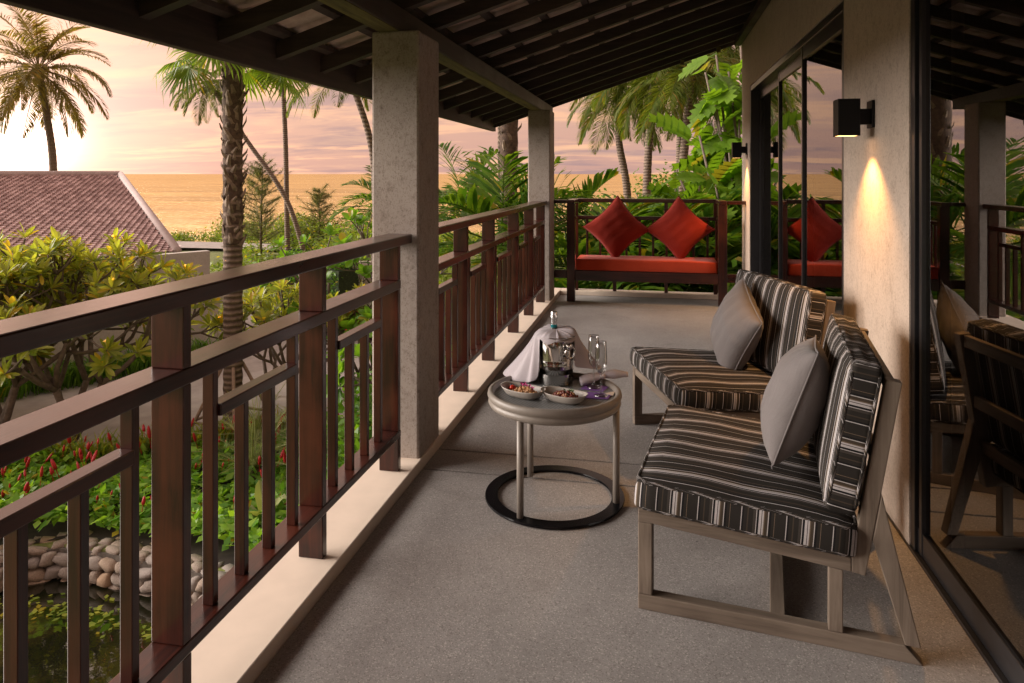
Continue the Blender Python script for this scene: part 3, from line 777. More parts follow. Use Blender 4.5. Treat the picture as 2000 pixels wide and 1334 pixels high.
def pillow_mesh(w, h, T, seed, n=26, corner=.10):
    rnd = random.Random(seed); ph = [rnd.uniform(0, 6.28) for _ in range(8)]
    vs, fs = [], []
    for side in (1, -1):
        for j in range(n+1):
            for i in range(n+1):
                x, y = i/n*2-1, j/n*2-1
                t = (max(0, 1-abs(x)**2.4)*max(0, 1-abs(y)**2.4))**.55
                px = x*(1-corner*(1-abs(y)**1.6)*abs(x)**2); py = y*(1-corner*(1-abs(x)**1.6)*abs(y)**2)
                edge = (abs(x)**5+abs(y)**5)
                wr = .05*t*(math.sin(9*x+4*y+ph[0])*math.sin(5*y-7*x+ph[1]))*.5 + .06*edge*t*math.sin(17*(x if abs(y) > abs(x) else y)+ph[2])
                vs.append((px*w/2, side*(t*T/2*(1+wr*2.2)), py*h/2))
    m_ = (n+1)*(n+1); a = lambda s, j, i: s*m_+j*(n+1)+i
    for j in range(n):
        for i in range(n):
            fs.append((a(0,j,i), a(0,j+1,i), a(0,j+1,i+1), a(0,j,i+1)))
            fs.append((a(1,j,i), a(1,j,i+1), a(1,j+1,i+1), a(1,j+1,i)))
    me = MB().add(vs, fs).mesh('pillow', True)
    bm = bmesh.new(); bm.from_mesh(me); bmesh.ops.remove_doubles(bm, verts=bm.verts, dist=1e-5); bm.to_mesh(me); bm.free()
    rim = [(-1+2*i/n, -1) for i in range(n)]+[(1, -1+2*i/n) for i in range(n)]+[(1-2*i/n, 1) for i in range(n)]+[(-1, 1-2*i/n) for i in range(n)]
    P = []
    for x, y in rim:
        px = x*(1-corner*(1-abs(y)**1.6)*abs(x)**2); py = y*(1-corner*(1-abs(x)**1.6)*abs(y)**2)
        P.append((px*w/2, 0, py*h/2))
    return me, P
def pillow(name, w, h, T, seed, mat, loc, rot, label, group=None, corner=.10):
    me, P = pillow_mesh(w, h, T, seed, corner=corner)
    o = link(name, me, mat, None, 0, loc); o.rotation_mode = 'QUATERNION'; o.rotation_quaternion = rot
    tag(o, label, 'pillow', group)
    mb = MB(); mb.loop_tube([Vector(p)*1.004 for p in P], .0035, 5); mb.obj('seam', mat, o, True)
    return o
bm = soft_box(1.50, .43, .125, round_=.012, puff=.006)
o = bm_obj(bm, 'seat_cushion', ORNF); o.location = (-.105, 8.07, .344); tag(o, 'long orange red seat cushion on the dark bench', 'cushion')
from mathutils import Quaternion
def qrot(*seq):
    q = Quaternion()
    for ax, ang in seq: q = Quaternion(ax, ang) @ q
    return q
for (x, s_, lab, tilt) in ((-.432, 11, 'red diamond pillow standing at the left on the bench cushion', 2), (.262, 12, 'red diamond pillow standing at the right on the bench cushion', -1)):
    pillow('pillow', .535, .535, .19, s_, REDF, (x, 8.15, .47+.318), qrot(((0, 1, 0), R(45+tilt)), ((1, 0, 0), R(-12))), lab, 'red pillows on the bench', .13)

# ------------------------------------------------------------------ lounge chairs
def lounge_chair(O, ang, label, seed):
    r = empty('lounge_chair', (O[0], O[1], 0), label, 'armchair', 'striped lounge chairs', ang)
    # local axes: x = depth (front to back), y = width, z = up
    W = .77; T = .042
    def side(poly, y0, nm, ax):
        o = MB().prism(poly, y0, y0+T, lambda p, q, a: (p, a, q)).obj(nm, TEAK[ax], r, bevel=.003)
        bm = bmesh.new(); bm.from_mesh(o.data); bmesh.ops.recalc_face_normals(bm, faces=bm.faces); bm.to_mesh(o.data); bm.free(); return o
    for y0 in (0, W-T):
        side([(0, .0495), (.045, .0495), (.045, .279), (0, .279)], y0, 'front_leg', 2)
        side([(0, 0), (.812, 0), (.765, .049), (0, .049)], y0, 'base_bar', 0)
        side([(0, .2795), (.046, .2795), (.625, .2335), (.625, .2755), (0, .322)], y0, 'seat_rail', 0)
        side([(.6255, .2335), (.6625, .2285), (.758, .80), (.716, .806), (.6255, .276)], y0, 'back_post', 2)
        side([(.7645, .0495), (.8055, .0495), (.7045, .476), (.681, .336)], y0, 'rear_leg', 2)
        side([(.563, .0495), (.603, .0495), (.603, .2345), (.563, .2375)], y0, 'support', 2)
    def bar(nm, x0, x1, z0, z1): return B(x0, x1, T+.001, W-T-.001, z0, z1).obj(nm, TEAK[1], r, bevel=.003)
    bar('front_rail', .002, .042, .280, .318); bar('floor_stretcher', .40, .445, .003, .046)
    bar('seat_slat', .15, .22, .272, .300); bar('seat_slat', .30, .37, .262, .29); bar('seat_slat', .45, .52, .25, .278)
    for z in (.36, .53, .755):
        x = .6255+.0905*(z-.2335)/.57
        bar('back_slat', x+.014, x+.036, z, z+.045)
    # seat cushion
    bm = soft_box(.645, .81, .102, round_=.018, puff=.016, seed=seed)
    def rule(n, co):
        if abs(n.y) > .7 and abs(n.z) < .7: return co.x+.02
        return co.y+.013
    stripe_uv(bm, rule)
    s_ = bm_obj(bm, 'seat_cushion', STRIPE, r); s_.rotation_euler = (0, R(4.4), 0); s_.location = (.312, W/2, .302)
    for z in (.012, .092): piping(.642, .806, z, .0065, s_, STRIPE)
    bm = soft_box(.088, .80, .455, round_=.018, puff=.0, seed=seed+1)
    for v in bm.verts:      # the pad bulges towards the sitter
        f = max(0, 1-(v.co.y/.40)**4)*max(0, 1-((v.co.z-.2275)/.2275)**4)
        if v.co.x < 0: v.co.x -= .018*f
    def rule2(n, co):
        if abs(n.y) > .7: return co.z*1.0
        return co.y+.06
    stripe_uv(bm, rule2)
    b_ = bm_obj(bm, 'back_cushion', STRIPE, r); b_.rotation_euler = (0, R(9.6), 0); b_.location = (.592, W/2, .402)
    for x in (-.036, .036):
        p = piping(.44, .79, 0, .0065, b_, STRIPE); p.rotation_euler = (0, R(90), 0); p.location = (x, 0, .2275)
    return r
A1 = R(-8.4); A2 = R(18.3)
c1 = lounge_chair((-.055, 2.345), A1, 'striped lounge chair nearest the camera, its back beside the near glass', 1)
c2 = lounge_chair((.115, 3.365), A2, 'striped lounge chair farther back, facing towards the railing under the wall lamp', 5)
def inchair(c, s, t, z):
    a = c.rotation_euler.z
    return Vector((c.location.x + s*math.cos(a) - t*math.sin(a), c.location.y + s*math.sin(a)+t*math.cos(a), z))
# pillows lean on the back pads (mesh: width x, thickness y, height z)
pillow('pillow', .44, .40, .19, 21, GREYF, inchair(c1, .485, .37, .625), qrot(((0, 1, 0), R(-5)), ((1, 0, 0), R(-20)), ((0, 0, 1), A1-R(90)-R(4))), 'grey lumbar pillow leaning on the near striped chair', 'grey lumbar pillows', .07)
pillow('pillow', .44, .40, .19, 22, GREYF, inchair(c2, .46, .44, .585), qrot(((0, 1, 0), R(24)), ((1, 0, 0), R(-18)), ((0, 0, 1), A2-R(90)-R(4))), 'grey lumbar pillow leaning on the farther striped chair', 'grey lumbar pillows', .07)

# ------------------------------------------------------------------ wall lamps
def wall_lamp(y, label):
    r = empty('wall_lamp', (.931, y, 1.65), label, 'lamp', 'black cube wall lamps')
    def part(mb, nm, m, bev=.002): return mb.obj(nm, m, r, bevel=bev)
    h = MB()
    x0, x1, y0, y1, z0, z1 = -.150, -.060, -.047, .047, -.083, .078
    h.box(x0, x0+.004, y0, y1, z0, z1).box(x1-.004, x1, y0, y1, z0, z1).box(x0+.0041, x1-.0041, y0, y0+.004, z0, z1).box(x0+.0041, x1-.0041, y1-.004, y1, z0, z1).box(x0+.0042, x1-.0042, y0+.0042, y1-.0042, z1-.004, z1-.0005)
    part(h, 'housing', BLACK, .001)
    part(B(x1+.0002, -.012, -.022, .022, -.033, .035), 'arm', BLACK)
    part(B(-.0118, -.0005, -.042, .042, -.048, .07), 'back_plate', BLACK)
    part(B(x0+.006, x1-.006, y0+.006, y1-.006, z0+.001, z0+.005), 'lens', LENS, 0)
    ld = bpy.data.lights.new('lamp_light', 'SPOT'); lo = bpy.data.objects.new('lamp_light', ld); COL.objects.link(lo); lo.parent = r
    lo.location = (-.105, 0, z0-.004); ld.energy = 7; ld.color = (1.0, .48, .14); ld.spot_size = R(104); ld.spot_blend = .65; ld.shadow_soft_size = .02
    return r
wall_lamp(3.386, 'lit black cube wall lamp on the pier beside the near glass')
wall_lamp(7.76, 'lit black cube wall lamp at the far end of the villa wall')

# ------------------------------------------------------------------ side table and what stands on it
TC = (-.43, 3.09)
tb = empty('side_table', (*TC, 0), 'round taupe side table with tray top and black ring foot', 'table')
MB().lathe([(.248, .004), (.300, .004), (.302, .008), (.300, .014), (.248, .014), (.246, .009), (.248, .004)], 72).obj('base_ring', GLOSSB, tb)
for u, v in ((-.133, .155), (-.105, -.245), (.268, -.035)):
    MB().tube([(u, v, .0142), (u, v, .415)], .0145, 16).obj('leg', TAUPE, tb, True)
MB().lathe([(0, .400), (.270, .400), (.281, .406), (.287, .418), (.285, .428), (.279, .4325), (.286, .437), (.291, .449), (.288, .462), (.280, .468), (.270, .467), (.264, .460), (.262, .446), (0, .446)], 80).obj('tray', TAUPE, tb, True)
MB().lathe([(0, .4485), (.2605, .4485), (.2605, .4468)], 64).obj('woven_mat', WEAVE, tb)
TZ = .449
# ice bucket
bx, by = -.445, 3.255
bk = empty('ice_bucket', (bx, by, TZ), 'polished steel ice bucket under a white cloth on the table', 'bucket')
MB().lathe([(0, 0), (.074, 0), (.077, .004), (.0775, .06), (.079, .085), (.0795, .09), (.079, .095), (.080, .108), (.0805, .112), (.080, .116), (.084, .17), (.088, .212), (.091, .2165), (.090, .2195), (.086, .218), (.083, .205), (.076, .01), (0, .008)], 56).obj('body', STEEL, bk, True)
def ring(c, r, tr, ax, seg=28):
    P = []
    for i in range(seg):
        w = 2*math.pi*i/seg; P.append(Vector(c)+ax[0]*math.cos(w)*r+ax[1]*math.sin(w)*r)
    return MB().loop_tube(P, tr, 8)
dirh = Vector((.72, -.69, 0)).normalized(); sd = Vector((-dirh.y, dirh.x, 0))
for s_ in (1, -1):
    d_ = dirh*s_
    MB().tube([d_*.084+Vector((0, 0, .182)), d_*.104+Vector((0, 0, .182))], [.017, .014], 14).obj('handle_boss', STEEL, bk, True)
    ring(d_*.100+Vector((0, 0, .155)), .026, .0048, (sd, Vector((0, 0, 1)))).obj('handle', STEEL, bk, True)
bo = empty('bottle', (bx-.012, by+.012, TZ), 'sparkling wine bottle with silver foil neck in the ice bucket', 'bottle')
MB().lathe([(0, .012), (.04, .012), (.042, .12), (.036, .17), (.018, .225), (.0145, .248)], 28).obj('body', BOTTLE, bo, True)
MB().lathe([(.0148, .2485), (.0146, .262)], 24).obj('collar', TEAL, bo, True)
MB().lathe([(.0148, .2622), (.0145, .285), (.0165, .292), (.0165, .302), (.0150, .304), (.0155, .318), (.012, .323), (0, .323)], 24).obj('foil', FOIL, bo, True)
# cloth draped over the bucket, open to the front
def drape():
    na, nr = 120, 26; vs, fs = [], []
    th_f = math.atan2(-1, .12)
    for i in range(na+1):
        th = th_f + math.pi*2*i/na
        a = math.pi - abs(((i/na)*2*math.pi) % (2*math.pi) - math.pi)      # 0 at the front, pi at the back
        left = math.cos(th - math.pi*1.03) ; right = math.cos(th)
        op = min(1, max(0, (a-.98+.20*max(0, left))/.22)); op = op*op*(3-2*op); o2 = min(1, max(0, (a-1.05)/.8)); o2 = o2*o2*(3-2*o2)
        hang = .020 + .010*math.sin(th*6) + op*(.135 + .06*max(0, left))
        flare = .035 + .125*max(0, left)**1.3 + .085*max(0, right)
        fold = (math.sin(th*9+.6)*.55 + math.sin(th*15+2.1)*.35 + math.sin(th*23)*.2)
        for j in range(nr+1):
            t = j/nr
            if t < .45:
                q = t/.45; r = .093*q; z = .243 - .018*q**6 + .006*math.sin(3*th+1)*q + .005*q*fold + .012*q*max(0, math.cos(th-1.2))
                if a > 2.0 or True: z -= .018*q*max(0, math.cos(th-th_f-.3))
            else:
                q = (t-.45)/.55; r = .093 + (.006+flare*o2*q**1.25); z = .222 - hang*q - .018*max(0, math.cos(th-th_f-.3))*(1-q)
                r += fold*.020*(.35+.65*q)*op
            r = max(r, .0); z = max(z, .004+.003*(j % 2))
            vs.append((r*math.cos(th), r*math.sin(th), z))
    for i in range(na):
        for j in range(nr):
            fs.append((i*(nr+1)+j, i*(nr+1)+j+1, (i+1)*(nr+1)+j+1, (i+1)*(nr+1)+j))
    return MB().add(vs, fs)
cl = drape().obj('cloth', CLOTHM, None, True, loc=(bx, by, TZ)); m_ = cl.modifiers.new('thick', 'SOLIDIFY'); m_.thickness = .0015
m_ = cl.modifiers.new('sub', 'SUBSURF'); m_.levels = 1; m_.render_levels = 1
tag(cl, 'white cotton cloth draped over the steel ice bucket', 'cloth')
# rolled napkin
nm = MB(); P = []; Rr = []
for i in range(22):
    t = i/21; P.append((-.085+t*.215, .01*math.sin(t*3)+.035*t, .022+.012*math.sin(t*math.pi)+.004*t)); Rr.append(.021+.004*math.sin(t*11) - .006*t)
nm.tube(P, Rr, 14)
nm2 = MB().tube([(p[0], p[1]-.012, p[2]-.004) for p in P[:12]], [r*.72 for r in Rr[:12]], 12)
nk = nm.obj('napkin', CLOTHM, None, True, loc=(-.245, 3.235, TZ+.004)); nk.rotation_euler = (0, R(-7), R(2)); tag(nk, 'rolled white napkin lying at the right edge of the tray', 'napkin')
nm2.obj('fold', CLOTHM, nk, True)
# oval dishes
def dish(loc, rot, label):
    vs, fs = [], []; na, prof = 48, [(0, .004), (.55, .003), (.72, .010), (.93, .030), (1.0, .036), (1.03, .037), (1.0, .032), (.80, .012), (.62, .0), (0, .0)]
    for s_, z in prof:
        for k in range(na):
            w = 2*math.pi*k/na; cx = math.copysign(abs(math.cos(w))**.75, math.cos(w)); cy = math.copysign(abs(math.sin(w))**.85, math.sin(w))
            vs.append((.103*s_*cx, .058*s_*cy, z + .006*(cx**2)*(s_ > .9)))
    for i in range(len(prof)-1):
        for k in range(na): fs.append((i*na+k, i*na+(k+1) % na, (i+1)*na+(k+1) % na, (i+1)*na+k))
    o = MB().add(vs, fs).obj('dish', CERAM, None, True, loc=loc); o.rotation_euler = (0, 0, rot)
    return tag(o, label, 'dish', 'oval snack dishes on the tray')
D1, D2 = (-.555, 3.015, TZ), (-.375, 2.985, TZ)
R1, R2 = R(-24), R(-22)
dish(D1, R1, 'left oval dish holding nuts, a tomato and orchids'); dish(D2, R2, 'right oval dish holding glazed red beans and herbs')
def heap(D, rot, n, mat, name, label, seed, sx, sy, x0, y0, w=.0088):
    rnd = random.Random(seed); mb = MB()
    for _ in range(n):
        a, q = rnd.uniform(0, 6.28), math.sqrt(rnd.random())
        x, y = x0+sx*q*math.cos(a), y0+sy*q*math.sin(a); z = .017 + .020*(1-q*q)+rnd.uniform(0, .006)
        M = Matrix.Translation((x, y, z)) @ Euler((rnd.uniform(-1, 1), rnd.uniform(-1, 1), rnd.uniform(0, 6))).to_matrix().to_4x4() @ Matrix.Diagonal((w*rnd.uniform(.9, 1.4), w*.7, w*.6, 1))
        mb.add([M @ Vector(p) for p in ICO[0]], ICO[1])
    o = mb.obj(name, mat, None, True, loc=D); o.rotation_euler = (0, 0, rot); o['kind'] = 'stuff'
    return tag(o, label, 'snack')
_b = bmesh.new(); bmesh.ops.create_icosphere(_b, subdivisions=2, radius=1); ICO = ([v.co.copy() for v in _b.verts], [tuple(v.index for v in f.verts) for f in _b.faces]); _b.free()
_b = bmesh.new(); bmesh.ops.create_icosphere(_b, subdivisions=3, radius=1); ICO3 = ([v.co.copy() for v in _b.verts], [tuple(v.index for v in f.verts) for f in _b.faces]); _b.free()
heap(D1, R1, 80, NUTM, 'nuts', 'pale roasted nuts heaped in the left dish', 4, .058, .028, .018, -.010)
heap(D2, R2, 110, BEANM, 'beans', 'glossy red beans heaped in the right dish', 5, .06, .032, .01, -.006)
heap(D2, R2, 26, NUTM, 'nuts', 'few brown nuts among the red beans in the right dish', 6, .06, .032, .01, -.004)
def ball(name, loc, r, mat, label, cat, sc_=(1, 1, .9)):
    o = MB().add([(p.x*r*sc_[0], p.y*r*sc_[1], p.z*r*sc_[2]) for p in ICO3[0]], ICO3[1]).obj(name, mat, None, True, loc=loc); return tag(o, label, cat)
def ind(D, rot, x, y, z): return (D[0]+x*math.cos(rot)-y*math.sin(rot), D[1]+x*math.sin(rot)+y*math.cos(rot), D[2]+z)
t_ = ball('tomato', ind(D1, R1, -.058, .006, .026), .0145, TOMATO, 'small red tomato at the end of the left dish', 'tomato')
MB().tube([(0, 0, .012), (.001, 0, .018)], .0015, 6).obj('stalk', HERB, t_)
ball('grape', ind(D1, R1, -.072, .022, .028), .012, GRAPE, 'dark grape behind the red tomato in the left dish', 'grape')
def orchid(loc, label, seed):
    rnd = random.Random(seed); r = empty('orchid', loc, label, 'flower', 'magenta orchids in the left dish')
    for k in range(5):
        w = k*2*math.pi/5+rnd.uniform(-.2, .2)
        pts_ = [(0, 0, 0), (.011*math.cos(w)-.006*math.sin(w), .011*math.sin(w)+.006*math.cos(w), .006), (.021*math.cos(w), .021*math.sin(w), .004+.004*rnd.random()), (.011*math.cos(w)+.006*math.sin(w), .011*math.sin(w)-.006*math.cos(w), .006)]
        MB().add(pts_, [(0, 1, 2, 3)]).obj('petal', ORCHID, r)
    MB().tube([(0, 0, 0), (0, 0, .009)], [.003, .0045], 6).obj('lip', ORCHID, r, True)
    r.rotation_euler = (rnd.uniform(-.6, .6), rnd.uniform(-.6, .6), 0)
for k, (x, y, z, s_) in enumerate(((-.012, .022, .038, 'behind the tomato'), (.022, .014, .036, 'in the middle of the nuts'), (.045, -.002, .034, 'nearest the right dish'))):
    orchid(ind(D1, R1, x, y, z), 'magenta orchid bloom %s' % s_, k)
hb = MB(); rnd = random.Random(8)
for k in range(14):
    a = rnd.uniform(0, 6.28); p = Vector((rnd.uniform(-.018, .018), rnd.uniform(-.010, .010), rnd.uniform(.0, .012))); d = Vector((math.cos(a), math.sin(a), .5))*.013; s_ = Vector((-math.sin(a), math.cos(a), 0))*.005
    hb.add([p, p+d*.5+s_, p+d, p+d*.5-s_], [(0, 1, 2, 3)])
tag(hb.obj('herb_sprig', HERB, None, loc=ind(D2, R2, .012, .02, .030)), 'green herb sprig on the red beans', 'herb')
# glasses, cards
def flute(loc, label):
    r = empty('champagne_flute', loc, label, 'glass', 'champagne flutes on the tray')
    MB().lathe([(0, .0005), (.030, .0005), (.031, .002), (.012, .0045), (.005, .009)], 36).obj('foot', CRYSTAL, r, True)
    MB().lathe([(.005, .009), (.0042, .03), (.0042, .075), (.005, .088)], 20).obj('stem', CRYSTAL, r, True)
    MB().lathe([(.005, .088), (.014, .098), (.0215, .112), (.0255, .135), (.0262, .165), (.0245, .205), (.0228, .232), (.0219, .232), (.0236, .205), (.0253, .165), (.0246, .136), (.020, .114), (.012, .101), (0, .0955)], 36).obj('bowl', CRYSTAL, r, True)
    return r
flute((-.228, 3.082, TZ+.0035), 'nearer champagne flute on the purple card'); flute((-.268, 3.195, TZ+.0035), 'farther champagne flute beside the rolled napkin')
def card(poly, z, mat, label, nm='card'):
    o = MB().prism(poly, z, z+.0012, lambda p, q, a: (p, q, a)).obj(nm, mat); return tag(o, label, 'card')
card([(-.325, 3.165), (-.225, 3.145), (-.205, 3.225), (-.305, 3.245)], TZ+.0006, PURPLE, 'purple paper card under the farther flute')
card([(-.305, 3.035), (-.195, 3.04), (-.185, 3.12), (-.29, 3.125)], TZ+.0022, PURPLE, 'purple paper card under the nearer flute')
card([(-.215, 3.115), (-.178, 3.09), (-.172, 3.15)], TZ+.0036, PAPER, 'cream triangular card tucked beside the purple cards')

# ================================================================== vegetation builders
def frond_mesh(name, L, th0, droop, pairs, ll, lw, seed, gdroop=.5, vang=35, sweep=52, stem=.16, segs=2, rmat=None):
    """feather leaf: rachis in the xz plane starting at the origin, leaflets to both sides"""
    rnd = random.Random(seed); n = 16; P = [Vector((0, 0, 0))]; tg = []
    for i in range(n):
        t = (i+.5)/n; a = th0 - droop*t**1.25
        d = Vector((math.cos(a), 0, math.sin(a))); tg.append(d); P.append(P[-1]+d*L/n)
    mb = MB(); mb.tube(P[:], [L*.008*(1-.85*i/n)+.001 for i in range(n+1)], 4)
    def at(t):
        x = t*n; i = min(int(x), n-1); f = x-i; return P[i]*(1-f)+P[i+1]*f, tg[i]
    for k in range(pairs):
        t = stem+(1-stem)*(k+.5)/pairs; p, d = at(t); up = Vector((-d.z, 0, d.x))
        prof = math.sin(math.pi*min(1, .22+.80*(t-stem)/(1-stem)))**.6
        for s in (1, -1):
            l = ll*prof*rnd.uniform(.85, 1.12); sw = R(sweep + rnd.uniform(-8, 8) - 25*(t-stem)**2)
            v = R(vang+rnd.uniform(-9, 9))
            side = Vector((0, s, 0))*math.cos(v) + up*math.sin(v)
            dr = (d*math.cos(sw) + side*math.sin(sw)).normalized()
            q = [p]; dd = dr.copy()
            for m in range(segs):
                dd = (dd + Vector((0, 0, -gdroop*(m+.6)/segs*rnd.uniform(.7, 1.3)))).normalized(); q.append(q[-1]+dd*l/segs)
            wv = dr.cross(Vector((0, 0, 1))); wv = wv.normalized() if wv.length > .05 else Vector((0, 1, 0))
            wv = (wv*.75 + d*.55).normalized()*lw
            vs = [q[0]-wv*.3, q[0]+wv*.3]; fs = []
            for m in range(1, segs+1):
                if m < segs: vs += [q[m]-wv, q[m]+wv]; fs.append((2*m-2, 2*m-1, 2*m+1, 2*m))
                else: vs.append(q[m]); fs.append((2*m-2, 2*m-1, 2*m))
            mb.add(vs, fs)
    return mb.mesh(name)
def fan_mesh(name, pet, rad, segs, seed, span=290, droop=.35, lw=.05, split=.45):
    """palmate leaf: petiole along x, blade at its end"""
    rnd = random.Random(seed); mb = MB()
    c = Vector((pet, 0, 0)); mb.tube([(0, 0, 0), (pet*.5, 0, pet*.05), c], [.022*rad, .018*rad, .012*rad], 5)
    for k in range(segs):
        a = R(-span/2 + span*(k+.5)/segs); l = rad*(1-.32*(abs(a)/R(span/2))**2)*rnd.uniform(.92, 1.05)
        d = Vector((math.cos(a), math.sin(a), 0)); s = Vector((-d.y, d.x, 0)); h = R(span)/segs*.5*1.02
        m = l*split; z = .10*abs(math.sin(a))*rad
        w = m*math.tan(h); up = Vector((0, 0, 1))
        e = c + d*l*(1-.25*droop) - up*l*droop*rnd.uniform(.6, 1.25); mid = c+d*m - up*droop*.10*l
        q2 = c + d*(l*.75) - up*l*droop*.42
        mb.add([c, mid-s*w+up*.012*rad, mid-up*.012*rad, mid+s*w+up*.012*rad, q2-s*w*.62, q2+s*w*.62, e], [(0, 2, 1), (0, 3, 2), (1, 2, 4), (2, 3, 5), (2, 5, 4), (4, 5, 6)])
    return mb.mesh(name)
def trunk(pts, r0, r1, mat, parent, name='trunk', rings=0, seed=0, n=40, seg=10, ringamp=.06, base=1.35):
    rnd = random.Random(seed); P = [Vector(p) for p in pts]
    def bez(t):
        x = t*(len(P)-1); i = min(int(x), len(P)-2); f = x-i
        p0 = P[max(i-1, 0)]; p1 = P[i]; p2 = P[i+1]; p3 = P[min(i+2, len(P)-1)]
        return .5*((2*p1)+(p2-p0)*f+(2*p0-5*p1+4*p2-p3)*f*f+(3*p1-p0-3*p2+p3)*f**3)
    Q, Rr = [], []
    for i in range(n+1):
        t = i/n; Q.append(bez(t)); r = r0+(r1-r0)*t; r *= 1+(base-1)*max(0, 1-t*9)
        if rings: r *= 1 + ringamp*(1 if i % 2 else -1)*rnd.uniform(.5, 1.2)
        Rr.append(r)
    mb = MB().tube(Q, Rr, seg); return mb.obj(name, mat, parent, True), Q
def crown(root, top, meshes, spec, seed, scale=1.0):
    """spec: list of (mesh index list, count, yaw jitter)"""
    rnd = random.Random(seed); ga = 2.399
    k = 0
    for idx, count in spec:
        for _ in range(count):
            m = meshes[idx][rnd.randrange(len(meshes[idx]))]
            o = link('frond', m, None, root); o.location = Vector(top)+Vector((rnd.uniform(-.05, .05), rnd.uniform(-.05, .05), rnd.uniform(-.06, .06)))
            o.rotation_euler = (rnd.uniform(-.18, .18), rnd.uniform(-.10, .10), k*ga+rnd.uniform(-.25, .25))
            s = scale*rnd.uniform(.86, 1.1); o.scale = (s, s, s); k += 1
# coconut palm fronds by starting angle, 1 unit = 4.3 m long
def coco_set(mat, tagname):
    S_ = []
    for i, (a, d) in enumerate(((78, 60), (52, 85), (25, 95), (-5, 72), (-38, 46))):
        row = []
        for k in range(2):
            m = frond_mesh('coconut_frond', 4.2, R(a), R(d), 56, 1.05, .036, 100+i*7+k, gdroop=.75 if i > 1 else .5, vang=18 if i > 1 else 30, sweep=58)
            m.materials.append(mat); row.append(m)
        S_.append(row)
    return S_
COCO = coco_set(L_COCO, 'a'); COCO_HAZE = coco_set(L_COCO_HAZE, 'b')
NUTMESH = MB().add([(p.x*.13, p.y*.13, p.z*.16) for p in ICO[0]], ICO[1]).mesh('coconut', True); NUTMESH.materials.append(simple('green_coconut', (.16, .13, .03), .5, nscale=5))
def coconut_palm(base, mids, top, label, seed, scale=1.0, mats=None, spec=None, nuts=4, r0=.15, r1=.095, group='coconut palms'):
    r = empty('coconut_palm', base, label, 'palm tree', group)
    b = Vector(base); pts = [Vector((0, 0, 0))]+[Vector(m)-b for m in mids]+[Vector(top)-b]
    trunk(pts, r0, r1, BARK, r, rings=1, seed=seed, n=56, ringamp=.035)
    crown(r, Vector(top)-b, mats or COCO, spec or [(0, 5), (1, 7), (2, 8), (3, 7), (4, 4)], seed, scale)
    rnd = random.Random(seed)
    for k in range(nuts):
        a = rnd.uniform(0, 6.28); o = link('coconut', NUTMESH, None, r); o.location = Vector(top)-b+Vector((.22*math.cos(a), .22*math.sin(a), -.22-.12*rnd.random()))
    return r
coconut_palm((-37.1, 38.5, -3.3), [(-37.1, 38.5, 2.0), (-37.5, 38.4, 5.2)], (-37.98, 38.3, 7.9), 'tall coconut palm rising behind the tiled roof in front of the sun', 31, 1.16, COCO_HAZE, [(0, 6), (1, 8), (2, 9), (3, 9), (4, 9)], 6, .24, .19)
coconut_palm((-16.1, 29.45, -2.9), [(-16.14, 29.41, 0), (-16.2, 29.4, 3)], (-16.36, 29.36, 6.6), 'slim straight palm to the right of the fan palm', 32, .50, COCO, [(2, 5), (3, 8), (4, 5)], 0, .12, .10)
coconut_palm((-14.2, 27.8, -2.9), [(-15.09, 27.58, 0.22), (-16.85, 27.22, 2.94)], (-18.3, 26.9, 5.2), 'leaning coconut palm whose crown shows behind the fan palm', 33, .50, COCO, [(1, 5), (2, 7), (3, 8), (4, 5)], 3, .11, .08)
coconut_palm((-6.05, 15.1, -2.9), [(-6.12, 15.1, 0.6), (-6.25, 15.06, 2.2)], (-6.75, 14.95, 3.7), 'slender palm half hidden by the near pillar', 34, .42, COCO, [(1, 3), (2, 5), (3, 6)], 0, .085, .065)
for (base, mids, top, lab, sd_, sc_, spec) in (
    ((-.85, 24.35, -2.9), [(-.92, 24.29, .7), (-1.2, 24.2, 2.6)], (-1.15, 24.26, 4.3), 'coconut palm with a thin curved trunk, leftmost of the tall palms beyond the bench', 41, .60, [(1, 6), (2, 8), (3, 10), (4, 9)]),
    ((-.35, 22.35, -2.9), [(-.26, 22.39, .9), (-.16, 22.4, 2.9)], (-.02, 22.42, 4.9), 'coconut palm with the thickest trunk in the group beyond the bench', 42, .64, [(1, 8), (2, 9), (3, 11), (4, 9)]),
    ((.62, 20.5, -2.9), [(.72, 20.55, 1.0), (.86, 20.57, 2.8)], (1.0, 20.59, 4.3), 'coconut palm standing right of the thick trunked palm beyond the bench', 43, .60, [(1, 7), (2, 8), (3, 10), (4, 9)]),
    ((2.15, 26.9, -2.9), [(2.19, 26.95, 1.6), (2.22, 26.96, 4.0)], (2.3, 26.97, 6.2), 'coconut palm whose crown is cut by the villa wall, rightmost of the group', 44, .72, [(0, 4), (1, 7), (2, 8), (3, 10), (4, 6)]),
    ((.9, 29.0, -2.9), [(.92, 29.0, 2), (1.0, 29, 4.5)], (1.2, 29.0, 6.6), 'coconut palm farthest back between the palms beyond the bench', 45, .78, [(0, 4), (1, 7), (2, 8), (3, 9), (4, 6)])):
    coconut_palm(base, mids, top, lab, sd_, sc_, COCO, spec, 4, .15, .10)
